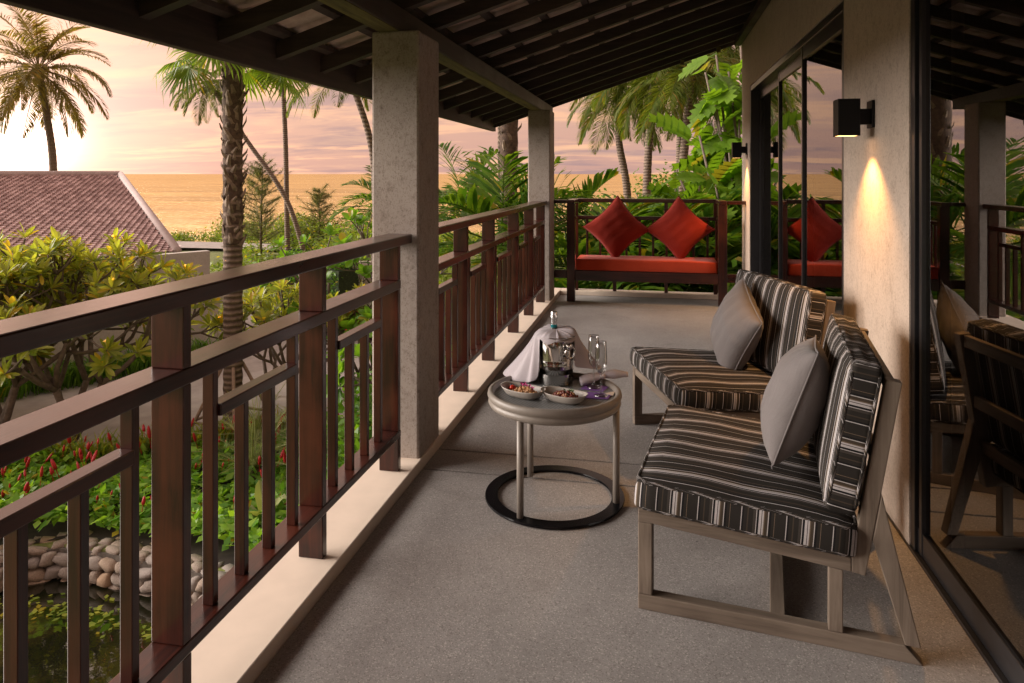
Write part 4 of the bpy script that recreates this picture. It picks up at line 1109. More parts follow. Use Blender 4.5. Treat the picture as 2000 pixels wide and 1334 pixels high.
# fan palms with old leaf bases on the trunk
FAN = [fan_mesh('fan_leaf', .95, .80, 30, 200+k, 250, .30+.12*k) for k in range(3)]
for m in FAN: m.materials.append(L_FAN)
STUB = MB().add([(-.035, 0, 0), (.035, 0, 0), (.0, .028, -.01), (-.022, .085, .085), (.022, .085, .085), (0, .11, .075), (-.012, .115, .15), (.012, .115, .15)], [(0, 1, 4, 3), (0, 3, 5, 2), (1, 2, 5, 4), (3, 4, 7, 6), (3, 6, 5), (4, 5, 7)]).mesh('leaf_base'); STUB.materials.append(STUBM)
def fan_palm(base, top, r0, r1, label, seed, zstub, nleaf, scale, nst, mesh_pitch=(75, -50), stubscale=1.0):
    r = empty('fan_palm', base, label, 'palm tree', 'fan palms with rough trunks'); b = Vector(base); t_ = Vector(top)-b
    trunk([(0, 0, 0), t_*.33, t_*.66, t_], r0, r1, BARKD if zstub < base[2]+.5 else BARK, r, rings=1, seed=seed, n=70, ringamp=.045, base=1.15)
    rnd = random.Random(seed); z0 = zstub-base[2]; zt = t_.z
    if zstub > base[2]+.5: trunk([t_*(z0/zt), t_*((z0+zt)/2/zt), t_*1.01], r1*1.02, r1*1.12, BARKD, r, 'fibre_sleeve', 1, seed, 30, 10, .05, 1)
    for k in range(nst):
        f = k/nst; z = z0 + (zt-z0)*f; a = k*2.399+rnd.uniform(-.3, .3)
        o = link('leaf_base', STUB, None, r); rad = r1*.93
        o.location = t_*(z/zt) + Vector((rad*math.cos(a), rad*math.sin(a), 0)); o.rotation_euler = (rnd.uniform(-.15, .5), rnd.uniform(-.7, .7), a-math.pi/2); s = rnd.uniform(.7, 1.25)*stubscale; o.scale = (s*1.35, s*.62, s)
    for k in range(nleaf):
        f = (k+.5)/nleaf; pitch = mesh_pitch[0]+(mesh_pitch[1]-mesh_pitch[0])*f + rnd.uniform(-8, 8)
        o = link('fan_leaf', FAN[min(2, int(f*3))], None, r); o.location = t_*1.0+Vector((0, 0, .02*(nleaf-k)/nleaf)); 
        o.rotation_euler = (rnd.uniform(-.4, .4), -R(pitch), k*2.399+rnd.uniform(-.2, .2)); s = scale*rnd.uniform(.88, 1.1); o.scale = (s, s, s)
    return r
fan_palm((-6.69, 10.47, -2.9), (-6.62, 10.35, 3.42), .155, .145, 'fan palm with ringed lower trunk and shaggy leaf bases above', 51, .25, 30, .92, 140, (78, -30))
fan_palm((-2.64, 12.75, -2.9), (-2.58, 12.7, 4.2), .16, .15, 'rough trunked fan palm seen beside the far pillar', 52, -1.0, 12, 1.0, 90)
trunk_t = empty('slim_palm', (-2.95, 13.6, -2.9), 'slim grey palm trunk just left of the rough trunk by the far pillar', 'palm tree')
trunk([(0, 0, 0), (.02, 0, 3), (.0, 0, 6.6)], .075, .06, BARK, trunk_t, rings=1, n=50, ringamp=.03)
crown(trunk_t, (0, 0, 6.6), COCO, [(1, 4), (2, 5), (3, 5)], 53, .35)
# bamboo stakes propping the fan palm
st = empty('tree_prop', (-6.69, 10.47, -2.9), 'bamboo stakes tied around the foot of the fan palm', 'stakes')
for k in range(4):
    a = k*math.pi/2+.6; MB().tube([(.75*math.cos(a), .75*math.sin(a), 0), (.14*math.cos(a), .14*math.sin(a), 1.25)], .028, 7).obj('stake', STAKE, st, True)
for k in range(4):
    a, b_ = k*math.pi/2+.6, (k+1)*math.pi/2+.6
    for h in (.18, .38): MB().tube([(.62*math.cos(a), .62*math.sin(a), h), (.62*math.cos(b_), .62*math.sin(b_), h)], .022, 6).obj('cross_stake', STAKE, st, True)

# feather palms and fan fronds around the bench
AREC = []
for i, (a, d) in enumerate(((80, 50), (60, 75), (38, 80), (15, 60))):
    row = []
    for k in range(2):
        m = frond_mesh('palm_frond', 1.75, R(a), R(d), 22, .70, .040, 300+i*5+k, gdroop=.35, vang=28, sweep=50, stem=.28, segs=3); m.materials.append(L_ARECA); row.append(m)
    AREC.append(row)
def feather_palm(base, label, seed, scale, spec, stems=2, h=.6, name='feather_palm'):
    r = empty(name, base, label, 'palm', 'feather palms around the end of the veranda'); rnd = random.Random(seed)
    for k in range(stems):
        p = (rnd.uniform(-.15, .15)*scale, rnd.uniform(-.15, .15)*scale, h*rnd.uniform(.85, 1.1))
        MB().tube([(p[0]*.6, p[1]*.6, 0), p], [.045, .03], 8).obj('stem', BARK, r, True)
        crown(r, p, AREC, [(i, max(1, c_//stems)) for i, c_ in spec], seed+k*3, scale)
    return r
feather_palm((-2.25, 10.6, -2.9), 'feather palm with arching fronds left of the far pillar', 61, 1.0, [(0, 3), (1, 5), (2, 6), (3, 4)], 1, 3.0)
feather_palm((-1.45, 11.2, -2.9), 'feather palm with fronds showing between the far pillar and the bench', 62, .95, [(0, 2), (1, 5), (2, 5), (3, 3)], 1, 2.8)
feather_palm((-3.7, 13.8, -2.9), 'small feather palm seen just right of the near pillar', 63, .9, [(0, 2), (1, 4), (2, 6), (3, 4)], 1, 3.2)
feather_palm((-8.0, 20.5, -2.9), 'distant feather palm left of the near pillar at the sea edge', 64, 1.0, [(0, 2), (1, 4), (2, 6), (3, 4)], 1, 3.4)
for k, (x, y, h, s_, lab) in enumerate(((-.75, 10.2, 2.6, .95, 'feather palm behind the left end of the bench'), (-.15, 10.4, 2.7, 1.0, 'feather palm behind the left red pillow'), (.42, 10.1, 2.55, .9, 'feather palm behind the right red pillow'), (.95, 10.6, 2.6, .95, 'feather palm behind the right end of the bench'), (-1.2, 9.9, 2.1, .8, 'low feather palm behind the rail beside the far pillar'))):
    feather_palm((x, y, -2.9), lab, 70+k, s_, [(0, 3), (1, 6), (2, 6), (3, 5)], 1, h)
fp = empty('fan_leaf_plant', (.35, 11.3, -2.9), 'broad fan leaved plant rising between the red pillows', 'palm')
MB().tube([(0, 0, 0), (0, 0, 2.6)], [.09, .06], 8).obj('stem', BARKD, fp, True)
rnd = random.Random(77)
for k in range(14):
    o = link('fan_leaf', FAN[k % 3], None, fp); o.location = (0, 0, 2.6); o.rotation_euler = (rnd.uniform(-.3, .3), -R(80-7.5*k), k*2.399); o.scale = (.95, .95, .95)

# lobed breadfruit-like leaves
def lobed_mesh(seed, L=.72, W=.50):
    rnd = random.Random(seed); mb = MB(); n = 6; vs, fs = [], []
    curl = rnd.uniform(.25, .55)
    def pt(x, y): return (x, y, -curl*x*x*.6 + .18*abs(y)-.25*y*y/L)
    mid = [pt(L*i/12, 0) for i in range(13)]
    mb.tube([(-.22, 0, .02), (0, 0, 0)], [.009, .008], 5)
    for s in (1, -1):
        pts = []
        for i in range(n):
            x0 = L*(i+.12)/n; base = x0
            prof = math.sin(math.pi*(.14+.80*(i+.5)/n))**.8
            pts.append((L*(i+.06)/n, .10*W*prof)); tipx = L*(i+.72)/n+.10*L; tipy = .5*W*prof*rnd.uniform(.9, 1.08)
            pts += [(L*(i+.25)/n+.02*L, tipy*.72), (tipx, tipy), (L*(i+.95)/n+.06*L, tipy*.62)]
        pts.append((L*1.0, .03)); pts.append((L*1.08, 0))
        P = [pt(x, s*y) for x, y in pts]; q = [pt(min(x, L), 0) for x, y in pts]
        o = len(P); vs2 = P+q; f2 = [(i, i+1, o+i+1, o+i) if s < 0 else (o+i, o+i+1, i+1, i) for i in range(o-1)]
        mb.add(vs2, f2)
    m = mb.mesh('lobed_leaf'); m.materials.append(L_BREAD); return m
LOB = [lobed_mesh(400+k) for k in range(4)]
def branchy(root, limbs, mat, r=.05, name='branch'):
    for pts, ra, rb in limbs:
        n = len(pts); MB().tube(pts, [ra+(rb-ra)*i/(n-1) for i in range(n)], 7).obj(name, mat, root, True)
def breadfruit(base, label, seed, tips, nper, scale):
    r = empty('breadfruit_tree', base, label, 'tree', 'trees with deeply lobed leaves'); rnd = random.Random(seed); b = Vector(base)
    top = max(t[2] for t in tips)
    tr = [(0, 0, 0), (.05, .03, 1.2), (.0, .05, 2.2)]; branchy(r, [(tr, .09, .06)], BRANCH, name='trunk')
    for t in tips:
        T_ = Vector(t)-b; P0 = Vector(tr[2]); mid = P0.lerp(T_, .5)+Vector((rnd.uniform(-.15, .15), rnd.uniform(-.1, .1), -.12))
        branchy(r, [([P0, mid, T_], .035, .016)], BRANCH)
        for k in range(nper):
            f = rnd.uniform(.55, 1.0); p = mid.lerp(T_, (f-.5)*2) if f > .5 else mid
            o = link('lobed_leaf', LOB[rnd.randrange(4)], None, r); a = k*2.399+rnd.uniform(-.4, .4); pit = rnd.uniform(-1.1, .8)
            s = scale*rnd.uniform(.7, 1.15); o.scale = (s, s, s)
            o.rotation_euler = (rnd.uniform(-.9, .9), -pit, a); o.location = p+Vector((math.cos(a), math.sin(a), .35))*.16*scale
    return r
breadfruit((1.35, 11.2, -2.9), 'tree with large bright lobed leaves right of the bench beside the villa', 81,
           [(.30, 10.7, 1.45), (.62, 10.6, 1.95), (.85, 10.8, 2.45), (1.05, 10.9, 2.9), (.50, 10.3, 1.0), (.82, 10.3, 1.25), (1.02, 10.5, 1.7), (.12, 10.8, 1.05), (.9, 11.2, 3.2), (1.2, 10.9, 2.2), (.95, 10.1, .75), (1.25, 11.3, 3.6), (.72, 10.9, 2.9)], 12, .82)
breadfruit((.35, 13.6, -2.9), 'farther tree with lobed leaves right behind the bench rail', 82,
           [(-.1, 13.4, 1.0), (.35, 13.5, 1.5), (.8, 13.6, 1.2), (1.3, 13.5, 1.9), (1.7, 13.7, 2.6)], 8, .62)

# generic leafy mass: clustered little leaves through a volume
def leaf_cloud(n, c, rad, ll, lw, seed, clumps=14, shell=.55, flat=.5, updown=0.0):
    rnd = np.random.RandomState(seed)
    cc = rnd.normal(size=(clumps, 3)); cc /= np.linalg.norm(cc, axis=1)[:, None]; cc *= (shell+(1-shell)*rnd.rand(clumps, 1)); cc[:, 2] = np.abs(cc[:, 2])*1.0 - .25
    w = rnd.randint(0, clumps, n); p = cc[w]*.78 + rnd.normal(size=(n, 3))*.20
    p = p*np.array(rad)+np.array(c)
    d = rnd.normal(size=(n, 3)); d[:, 2] = d[:, 2]*flat+updown; d /= np.linalg.norm(d, axis=1)[:, None]
    up = rnd.normal(size=(n, 3))*.45+np.array([0, 0, 1.]); s = np.cross(d, up); s /= (np.linalg.norm(s, axis=1)[:, None]+1e-6)
    l = ll*rnd.uniform(.7, 1.25, n)[:, None]; wd = lw*rnd.uniform(.8, 1.2, n)[:, None]
    nrm = np.cross(s, d)
    v = np.stack([p, p+d*l*.45+s*wd*.5-nrm*l*.04, p+d*l-nrm*l*.12, p+d*l*.45-s*wd*.5-nrm*l*.04], 1).reshape(-1, 3)
    return v, np.arange(4*n).reshape(-1, 4)
def np_mesh(name, v, f):
    me = bpy.data.meshes.new(name); nv, nf, k = len(v), len(f), f.shape[1]
    me.vertices.add(nv); me.vertices.foreach_set('co', v.astype(np.float32).ravel())
    me.loops.add(nf*k); me.loops.foreach_set('vertex_index', f.astype(np.int32).ravel())
    me.polygons.add(nf); me.polygons.foreach_set('loop_start', np.arange(0, nf*k, k, dtype=np.int32)); me.update(calc_edges=True); me.validate(); return me
def bush(name, label, loc, rad, n, ll, lw, mat, seed, cat='shrub', group=None, clumps=14, stems=5, **kw):
    r = empty(name, loc, label, cat, group); rnd = random.Random(seed)
    h = rad[2]*1.0
    sm = MB()
    for k in range(stems):
        a = k*2.399; sm.tube([(.05*math.cos(a), .05*math.sin(a), -h*.95), (rad[0]*.25*math.cos(a), rad[1]*.25*math.sin(a), -h*.2), (rad[0]*.55*math.cos(a), rad[1]*.55*math.sin(a), h*.45)], [.03*max(rad), .02*max(rad), .008*max(rad)], 5)
    v, f = leaf_cloud(n, (0, 0, 0), rad, ll, lw, seed, clumps, **kw)
    o = link('foliage', np_mesh('foliage', v, f), mat, r)
    sm.obj('stem', BRANCH, r, True)
    return r
# sea-edge shrubs and trees
SHORE = [(-27.5, 44, 2.0, 'olive shrub just right of the tiled roof'), (-25.0, 47, 2.4, 'yellow green rounded shrub at the sea edge right of the roof'), (-22.6, 43, 2.2, 'shrub at the sea edge left of the fan palm trunk'),
         (-18.3, 34.5, 2.3, 'shrub below the casuarina at the sea edge'), (-15.4, 33, 2.6, 'dense shrub right of the slim straight palm'), (-13.2, 30.5, 2.5, 'low wide shrub between slim palm and near pillar'), (-11.2, 27.5, 2.4, 'bright shrub left of the near pillar'),
         (-9.3, 25, 2.3, 'shrub just left of the near pillar beyond the road'), (-6.6, 20, 2.1, 'shrub behind the near pillar'), (-4.9, 18, 2.2, 'shrub right of the near pillar over the far rails'), (-3.9, 16.5, 2.0, 'shrub left of the rough trunked palm'), (-2.3, 16, 2.0, 'shrub behind the far pillar')]
for k, (x, y, s_, lab) in enumerate(SHORE):
    bush('shrub', lab, (x, y, ground_h(x, y)+s_*.45), (s_*1.1, s_*.9, s_*.62), 2600, .20, .09, L_BUSH, 500+k, group='shrubs along the sea edge', clumps=22)
bush('round_tree', 'round dark shrub tree beyond the bench left of the tall palms', (-1.35, 26.5, -.75), (1.7, 1.4, 1.75), 3600, .16, .09, L_DARK, 530, 'tree', clumps=26)
bush('round_tree', 'denser dark tree behind the trunks beyond the bench', (.35, 27.5, -.3), (2.0, 1.4, 2.3), 4200, .17, .09, L_DARK, 531, 'tree', clumps=26)
bush('round_tree', 'dark tree at the right behind the lobed leaves', (2.4, 24, .2), (1.6, 1.2, 2.9), 3800, .17, .09, L_DARK, 532, 'tree', clumps=26)
# low scrub belt: an uncountable mass
rs = np.random.RandomState(9); vv, ff, off = [], [], 0
for k in range(150):
    s = 27+34*rs.rand(); lat = -24+36*rs.rand(); x = -s*math.sin(YAW)+lat*math.cos(YAW); y = s*math.cos(YAW)+lat*math.sin(YAW)
    if lat < -15 and s < 40: continue
    if 35.5 < y < 41 and x < -11.5: continue
    z = ground_h(x, y); v, f = leaf_cloud(420, (x, y, z+.35), (1.6, 1.3, .75), .22, .10, 900+k, 10)
    vv.append(v); ff.append(f+off); off += len(v)
o = link('coastal_scrub', np_mesh('coastal_scrub', np.concatenate(vv), np.concatenate(ff)), L_BUSH); tag(o, 'low green scrub covering the ground towards the sea', 'scrub', kind='stuff')
# casuarina
ca = empty('casuarina_tree', (-18.9, 31.9, -2.9), 'feathery grey green casuarina tree behind the fan palm trunk', 'tree'); rnd = random.Random(3)
MB().tube([(0, 0, 0), (.05, 0, 2.5), (.12, 0, 5.0)], [.07, .045, .012], 7).obj('trunk', BARK, ca, True)
mbn = MB(); lim = MB()
for k in range(75):
    z = .9+3.9*(k/75); a = k*2.399; l = (1.35*(1-(z/5.6)**1.8)+.30)*rnd.uniform(.35, 1.25); tip = Vector((l*math.cos(a), l*math.sin(a), z+rnd.uniform(.1, 1.0)*l)); p0 = Vector((.02*z, 0, z)); lim.tube([p0, p0.lerp(tip, .5)+Vector((0, 0, -.03)), tip], [.014, .009, .004], 4)
    for j in range(150):
        f = rnd.uniform(.25, 1); p = p0.lerp(tip, f); d = Vector((rnd.gauss(0, 1), rnd.gauss(0, 1), rnd.gauss(.35, .8))).normalized()*rnd.uniform(.15, .42); d.z -= .10; s = d.cross(Vector((rnd.random(), rnd.random(), 1))).normalized()*.0085
        mbn.add([p-s, p+s, p+d], [(0, 1, 2)])
mbn.obj('foliage', L_PINE, ca); lim.obj('branch', BARK, ca, True)
ca2 = copy_tree(ca); ca2.location = (-16.6, 33.5, -2.9); ca2.scale = (.75, .75, .72); ca2.rotation_euler = (0, 0, 2); ca2['label'] = 'thin bare casuarina sapling right of the larger casuarina'
# paddle-leaf tree left of the near pillar
def rosette_tree(name, base, label, tips, mesh_list, per, seed, rt=.05, mat=BRANCH, cat='tree', spread=.06, fork=None, scale=1.0, leafname='leaf_cluster', group=None, taper=.014):
    r = empty(name, base, label, cat, group); b = Vector(base); rnd = random.Random(seed)
    return r
def rosette_mesh(n, l, w, seed, mat, spread=(5, 75), name='leaf_cluster', fold=.25):
    rnd = random.Random(seed); mb = MB()
    for k in range(n):
        a = k*2.399+rnd.uniform(-.3, .3); pit = R(spread[1]+(spread[0]-spread[1])*(k+.5)/n + rnd.uniform(-10, 10)); L = l*rnd.uniform(.75, 1.15); W = w*rnd.uniform(.85, 1.15)
        M = Euler((rnd.uniform(-.3, .3), -pit, a)).to_matrix(); Q = []
        for x, y in ((.06, 0), (.35, .36), (.68, .5), (.9, .3), (1, 0), (.9, -.3), (.68, -.5), (.35, -.36)): Q.append(M @ Vector((x*L, y*W, abs(y)*W*fold-.22*L*x*x)))
        m0, m1 = M @ Vector((.36*L, 0, -.03*L)), M @ Vector((.7*L, 0, -.11*L))
        o = [Q[0], Q[1], Q[2], Q[3], Q[4], Q[5], Q[6], Q[7], m0, m1]
        mb.add(o, [(0, 1, 8), (8, 1, 2, 9), (9, 2, 3, 4), (0, 8, 7), (8, 9, 6, 7), (9, 4, 5, 6)])
    m = mb.mesh(name); m.materials.append(mat); return m
RF = [rosette_mesh(15, .28, .072, 600+k, L_FRANG) for k in range(5)]
RD = [rosette_mesh(9, .22, .13, 620+k, L_DARK) for k in range(3)]
FL = rosette_mesh(9, .055, .04, 640, FLW, (30, 60), 'flower_cluster')
def grow(root, start, direction, length, r, depth, rnd, tips, mb, spread=.75, minz=None):
    d = Vector(direction).normalized(); p0 = Vector(start); p2 = p0+d*length; p1 = p0.lerp(p2, .5)+Vector((rnd.uniform(-.08, .08), rnd.uniform(-.08, .08), -.04))*length
    mb.tube([p0, p1, p2], [r, r*.88, r*.78], 7)
    if depth == 0: tips.append((p2, d)); return
    k = 2 if rnd.random() < .45 else 3
    for i in range(k):
        a = i*2*math.pi/k+rnd.uniform(-.6, .6); o1 = d.orthogonal().normalized(); o2 = d.cross(o1)
        nd = (d + (o1*math.cos(a)+o2*math.sin(a))*spread*rnd.uniform(.7, 1.2) + Vector((0, 0, .22))).normalized()
        grow(root, p2, nd, length*rnd.uniform(.66, .86), r*.72, depth-1, rnd, tips, mb, spread)
def frangipani(base, label, seed, dirs, L0, r0, depth, scale, nflow, group, meshes=RF, name='frangipani'):
    r = empty(name, base, label, 'tree', group); rnd = random.Random(seed); tips = []; mb = MB()
    for d in dirs: grow(r, (rnd.uniform(-.05, .05), rnd.uniform(-.05, .05), 0), d, L0*rnd.uniform(.9, 1.1), r0, depth, rnd, tips, mb)
    mb.obj('trunk', BRANCH, r, True)
    for i, (p, d) in enumerate(tips):
        o = link('leaf_cluster', meshes[rnd.randrange(len(meshes))], None, r); o.location = p; s = scale*rnd.uniform(.85, 1.2); o.scale = (s, s, s)
        o.rotation_mode = 'QUATERNION'; o.rotation_quaternion = (d+Vector((0, 0, .5))).to_track_quat('Z', 'X') @ Quaternion((0, 0, 1), rnd.uniform(0, 6.28))
        if i % 9 == 4 and nflow > 0:
            f_ = link('flower_cluster', FL, None, r); f_.location = p+Vector((0, 0, .12)); f_.scale = (1.1,)*3; nflow -= 1
    return r, len(tips)
FR = 'frangipani trees in the garden'
for args in (((-9.2, 9.9, -2.9), 'large frangipani in front of the garden wall, nearest the fan palm', 701, [(-.45, .1, 1), (.5, .1, 1), (.05, -.4, 1), (.0, .4, 1)], .95, .065, 4, .88, 12, FR),
             ((-10.3, 9.6, -2.9), 'large frangipani in front of the garden wall, in the middle of the three', 702, [(-.4, .15, 1), (.45, -.1, 1), (0, .4, 1), (0, -.4, 1)], 1.0, .065, 4, .88, 9, FR),
             ((-11.6, 9.7, -2.9), 'large frangipani in front of the garden wall, leftmost of the three at the picture edge', 703, [(-.45, .1, 1), (.45, .1, 1), (.1, -.4, 1), (0, .4, 1)], .92, .06, 4, .88, 7, FR),
             ((-6.1, 11.4, -2.9), 'small frangipani with yellowing leaves between fan palm and pillar', 704, [(-.2, .1, 1), (.3, .1, 1), (0, -.2, 1)], .80, .045, 3, .85, 2, FR),
             ((-5.0, 11.9, -2.9), 'small frangipani right behind the post beside the near pillar', 705, [(-.25, .1, 1), (.2, .1, 1)], .80, .04, 3, .85, 0, FR),
             ((-7.3, 12.6, -2.9), 'sparse frangipani sapling behind the fan palm trunk', 706, [(.1, .1, 1), (-.2, 0, 1)], .75, .04, 3, .8, 0, FR)):
    frangipani(*args)
frangipani((-5.55, 13.2, -2.9), 'paddle leaved shrub tree just left of the near pillar', 711, [(-.2, .1, 1), (.25, .1, 1), (0, -.2, 1)], 1.15, .04, 3, 1.0, 0, 'paddle leaved shrub trees', RD, 'paddle_leaf_tree')
frangipani((-3.1, 9.6, -2.9), 'paddle leaved shrub tree seen through the far balustrade', 712, [(-.2, .1, 1), (.25, .1, 1), (0, -.2, 1)], .85, .04, 3, 1.0, 0, 'paddle leaved shrub trees', RD, 'paddle_leaf_tree')
frangipani((-4.3, 12.0, -2.9), 'paddle leaved shrub tree below the near pillar rail', 713, [(-.2, .1, 1), (.25, .1, 1), (0, -.2, 1)], .8, .04, 3, 1.0, 0, 'paddle leaved shrub trees', RD, 'paddle_leaf_tree')

# ------------------------------------------------------------------ neighbour villa: garden wall, hip roof of shingles
A_, B_ = Vector((-10.48, 15.44, 0)), Vector((-12.61, 11.82, 0)); dw = (B_-A_).normalized(); nw = Vector((dw.y, -dw.x, 0)); nw = nw if nw.dot(Vector((1, -1, 0))) < 0 else -nw
def wallquad(p, q, th, z0, z1): 
    a, b = p, q; c_, d_ = q+nw*th, p+nw*th
    return MB().add([(v.x, v.y, z0) for v in (a, b, c_, d_)]+[(v.x, v.y, z1) for v in (a, b, c_, d_)], [(0,3,2,1),(4,5,6,7),(0,1,5,4),(1,2,6,5),(2,3,7,6),(3,0,4,7)])
gw = wallquad(A_, A_+dw*14, .22, -2.9, -.44).obj('garden_wall', GWALL, None); tag(gw, 'grey rendered garden wall behind the large frangipanis', 'wall')
gl = empty('low_wall', (A_.x, A_.y, -2.9), 'lower grey wall end with a tall slot beside the garden wall', 'wall')
def lw_(p, q, z0, z1, nm):
    o = wallquad(p-dw*0, q, .20, z0, z1).obj(nm, GWALL, gl); o.location = (-A_.x, -A_.y, 2.9); return o
e0 = A_-dw*.75
lw_(A_-dw*.003, A_-dw*.25, -2.9, -1.55, 'wall_block'); lw_(A_-dw*.42, e0, -2.9, -1.55, 'wall_block'); lw_(A_-dw*.2502, A_-dw*.4198, -2.9, -2.45, 'wall_block'); lw_(A_-dw*.2502, A_-dw*.4198, -1.75, -1.5505, 'wall_block')
nv = empty('neighbour_villa', (-17, 20, -2.9), 'low neighbouring villa with hipped roof of pinkish shingles', 'building')
off = Vector((17, -20, 2.9))
r1 = Vector((-17.4, 20.75, 1.36)); e1 = Vector((-11.55, 15.7, -.52)); udir = (r1-Vector((-21.5, 20.15, 1.34))); udir.z = 0; udir.normalize(); udir = Vector((-dw.x, -dw.y, 0))
r0 = r1-udir*16; e0_ = e1-udir*22
def rq(pts, nm, mat): 
    o = MB().add([p+off for p in pts], [tuple(range(len(pts)))]).obj(nm, mat, nv); return o
rq([e0_, e1, r1, r0], 'roof_deck', MORTAR)
back = Vector((nw.x, nw.y, 0)); e2 = e1+back*9.0; e3 = e0_+back*9.0
rq([e1, e2, r1], 'roof_deck', MORTAR); rq([e2, e3, r0, r1], 'roof_deck', MORTAR)
# shingles as real overlapping pieces
def shingles(P0, P1, Q1, Q0, w, h, nm):
    """face P0-P1 eave, Q0-Q1 ridge"""
    u = (P1-P0).normalized(); ridge = Q1-P0; up = ridge-u*ridge.dot(u); H = up.length; up.normalize(); n = u.cross(up).normalized(); n = n if n.z > 0 else -n
    vs, fs = [], []; nr = int(H/h)
    uL0, uR0 = 0, (P1-P0).dot(u); uL1, uR1 = (Q0-P0).dot(u), (Q1-P0).dot(u)
    for j in range(nr):
        f = (j*h)/H; a, b = uL0+(uL1-uL0)*f, uR0+(uR1-uR0)*f
        a = max(a, b-18)
        k0, k1 = int(a/w), int(b/w)
        for k in range(k0, k1+1):
            x = k*w + (w/2 if j % 2 else 0)
            if x < a or x+w > b+.02: continue
            c_ = P0+u*(x+w/2)+up*(j*h); o = len(vs)
            for (du, dv, dn) in ((-.48, .55, .045), (0, -.05, .055), (.48, .55, .045), (.48, 1.35, .012), (-.48, 1.35, .012), (-.48, .55, .01), (0, -.05, .015), (.48, .55, .01)):
                vs.append(tuple(c_+u*(du*w)+up*(dv*h)+n*dn+off))
            fs += [(o, o+1, o+2, o+3, o+4), (o, o+5, o+6, o+1), (o+1, o+6, o+7, o+2)]
    o = MB().add(vs, fs).obj(nm, SHINGLE, nv); o['kind'] = 'stuff'; return o
shingles(e0_, e1, r1, r0, .165, .135, 'roof_shingles')
shingles(e1, e2, r1, r1, .165, .135, 'roof_shingles')
for a_, b_, nm in ((r1, e1, 'hip_cap'), (r1, e2, 'hip_cap'), (r0, r1, 'ridge_cap')):
    m_ = MB().tube([a_+off+Vector((0, 0, .03)), b_+off+Vector((0, 0, .03))], .11, 8); m_.obj(nm, simple('pale_ridge_cap', (.42, .34, .32), .7, nscale=6, var=.1), nv, True)
ec = e1+back*.8-udir*.8
MB().add([p+off for p in (e0_+back*.8, ec, ec+Vector((0, 0, -2.5)), e0_+back*.8+Vector((0, 0, -2.5)))], [(0, 1, 2, 3)]).obj('front_wall', GWALL, nv)
MB().add([p+off for p in (ec, e2-back*.8-udir*.8, e2-back*.8-udir*.8+Vector((0, 0, -2.5)), ec+Vector((0, 0, -2.5)))], [(0, 1, 2, 3)]).obj('side_wall', GWALL, nv)
# second pale wall and the red box
bw = empty('pale_wall', (-7.4, 18.6, -2.9), 'pale beige wall seen just left of the near pillar', 'wall')
for k in range(9):
    B(-1.15+.30*k, -1.15+.30*k+.294, 0, .12, 0, 1.9).obj('wall_panel', CREAMW, bw, bevel=.004)
bw.rotation_euler = (0, 0, R(14))
rb = empty('red_cabinet', (-7.02, 15.9, -2.9), 'red cabinet on a post partly hidden by leaves left of the pillar', 'cabinet')
B(-.16, .16, -.09, .09, .42, 1.18).obj('box', REDM, rb, bevel=.01); B(-.13, .13, -.098, -.0905, .46, 1.14).obj('door', REDM, rb, bevel=.006); MB().tube([(0, 0, 0), (0, 0, .42)], .04, 10).obj('post', LALU, rb, True)
sg = empty('sign_frame', (-14.0, 26.2, -2.9), 'small black metal frame standing by the far road', 'frame')
for x in (-.22, .22): B(x-.025, x+.025, -.025, .025, 0, 1.25).obj('leg', BLACK, sg)
B(-.30, .30, -.03, .03, 1.2505, 1.33).obj('top_bar', BLACK, sg)

# ------------------------------------------------------------------ hedges and beds
def hedge(name, label, p, q, h, th, n, mat, seed, ll=.09, lw=.05):
    rs = np.random.RandomState(seed); p, q = np.array(p), np.array(q); t = rs.rand(n, 1)
    d = q-p; d2 = d/np.linalg.norm(d); s_ = np.array([-d2[1], d2[0], 0])
    k = rs.rand(n); face = rs.rand(n)
    o_ = (rs.rand(n)-.5); zz = rs.rand(n)
    o_ = np.where(face < .62, np.sign(o_)*.5, o_); zz = np.where((face >= .62) & (face < .9), 1, zz)
    P = p + t*d + s_*(o_*th)[:, None] + np.array([0, 0, 1.])*(zz*h)[:, None] + rs.normal(size=(n, 3))*.045
    v, f = leaf_cloud(n, (0, 0, 0), (.001, .001, .001), ll, lw, seed+1); v = (v.reshape(n, 4, 3)+P[:, None, :]).reshape(-1, 3)
    r = empty(name, tuple(p), label, 'hedge', 'clipped green hedges'); v = v-p
    link('foliage', np_mesh('foliage', v, f), mat, r)
    core = MB(); n2 = s_*th*.40
    a, b = np.zeros(3), d
    vs = [a-n2, b-n2, b+n2, a+n2]; core.add([tuple(x+np.array([0, 0, .0])) for x in vs]+[tuple(x+np.array([0, 0, h*.93])) for x in vs], [(0,3,2,1),(4,5,6,7),(0,1,5,4),(1,2,6,5),(2,3,7,6),(3,0,4,7)])
    core.obj('twig_core', simple('hedge_twigs', (.022, .035, .010), .95, nscale=20, var=.4, bstr=.6), r)
    return r
hedge('hedge', 'tall clipped hedge behind the fan palm trunk', (-10.6, 19.6, -2.9), (-7.75, 17.3, -2.9), 1.95, .7, 9000, L_HEDGE, 801, .10, .06)
hedge('hedge', 'low hedge along the road beyond the fan palm', (-14.5, 30.5, -2.9), (-9.0, 26.5, -2.9), .9, .8, 5000, L_HEDGE, 802, .13, .07)
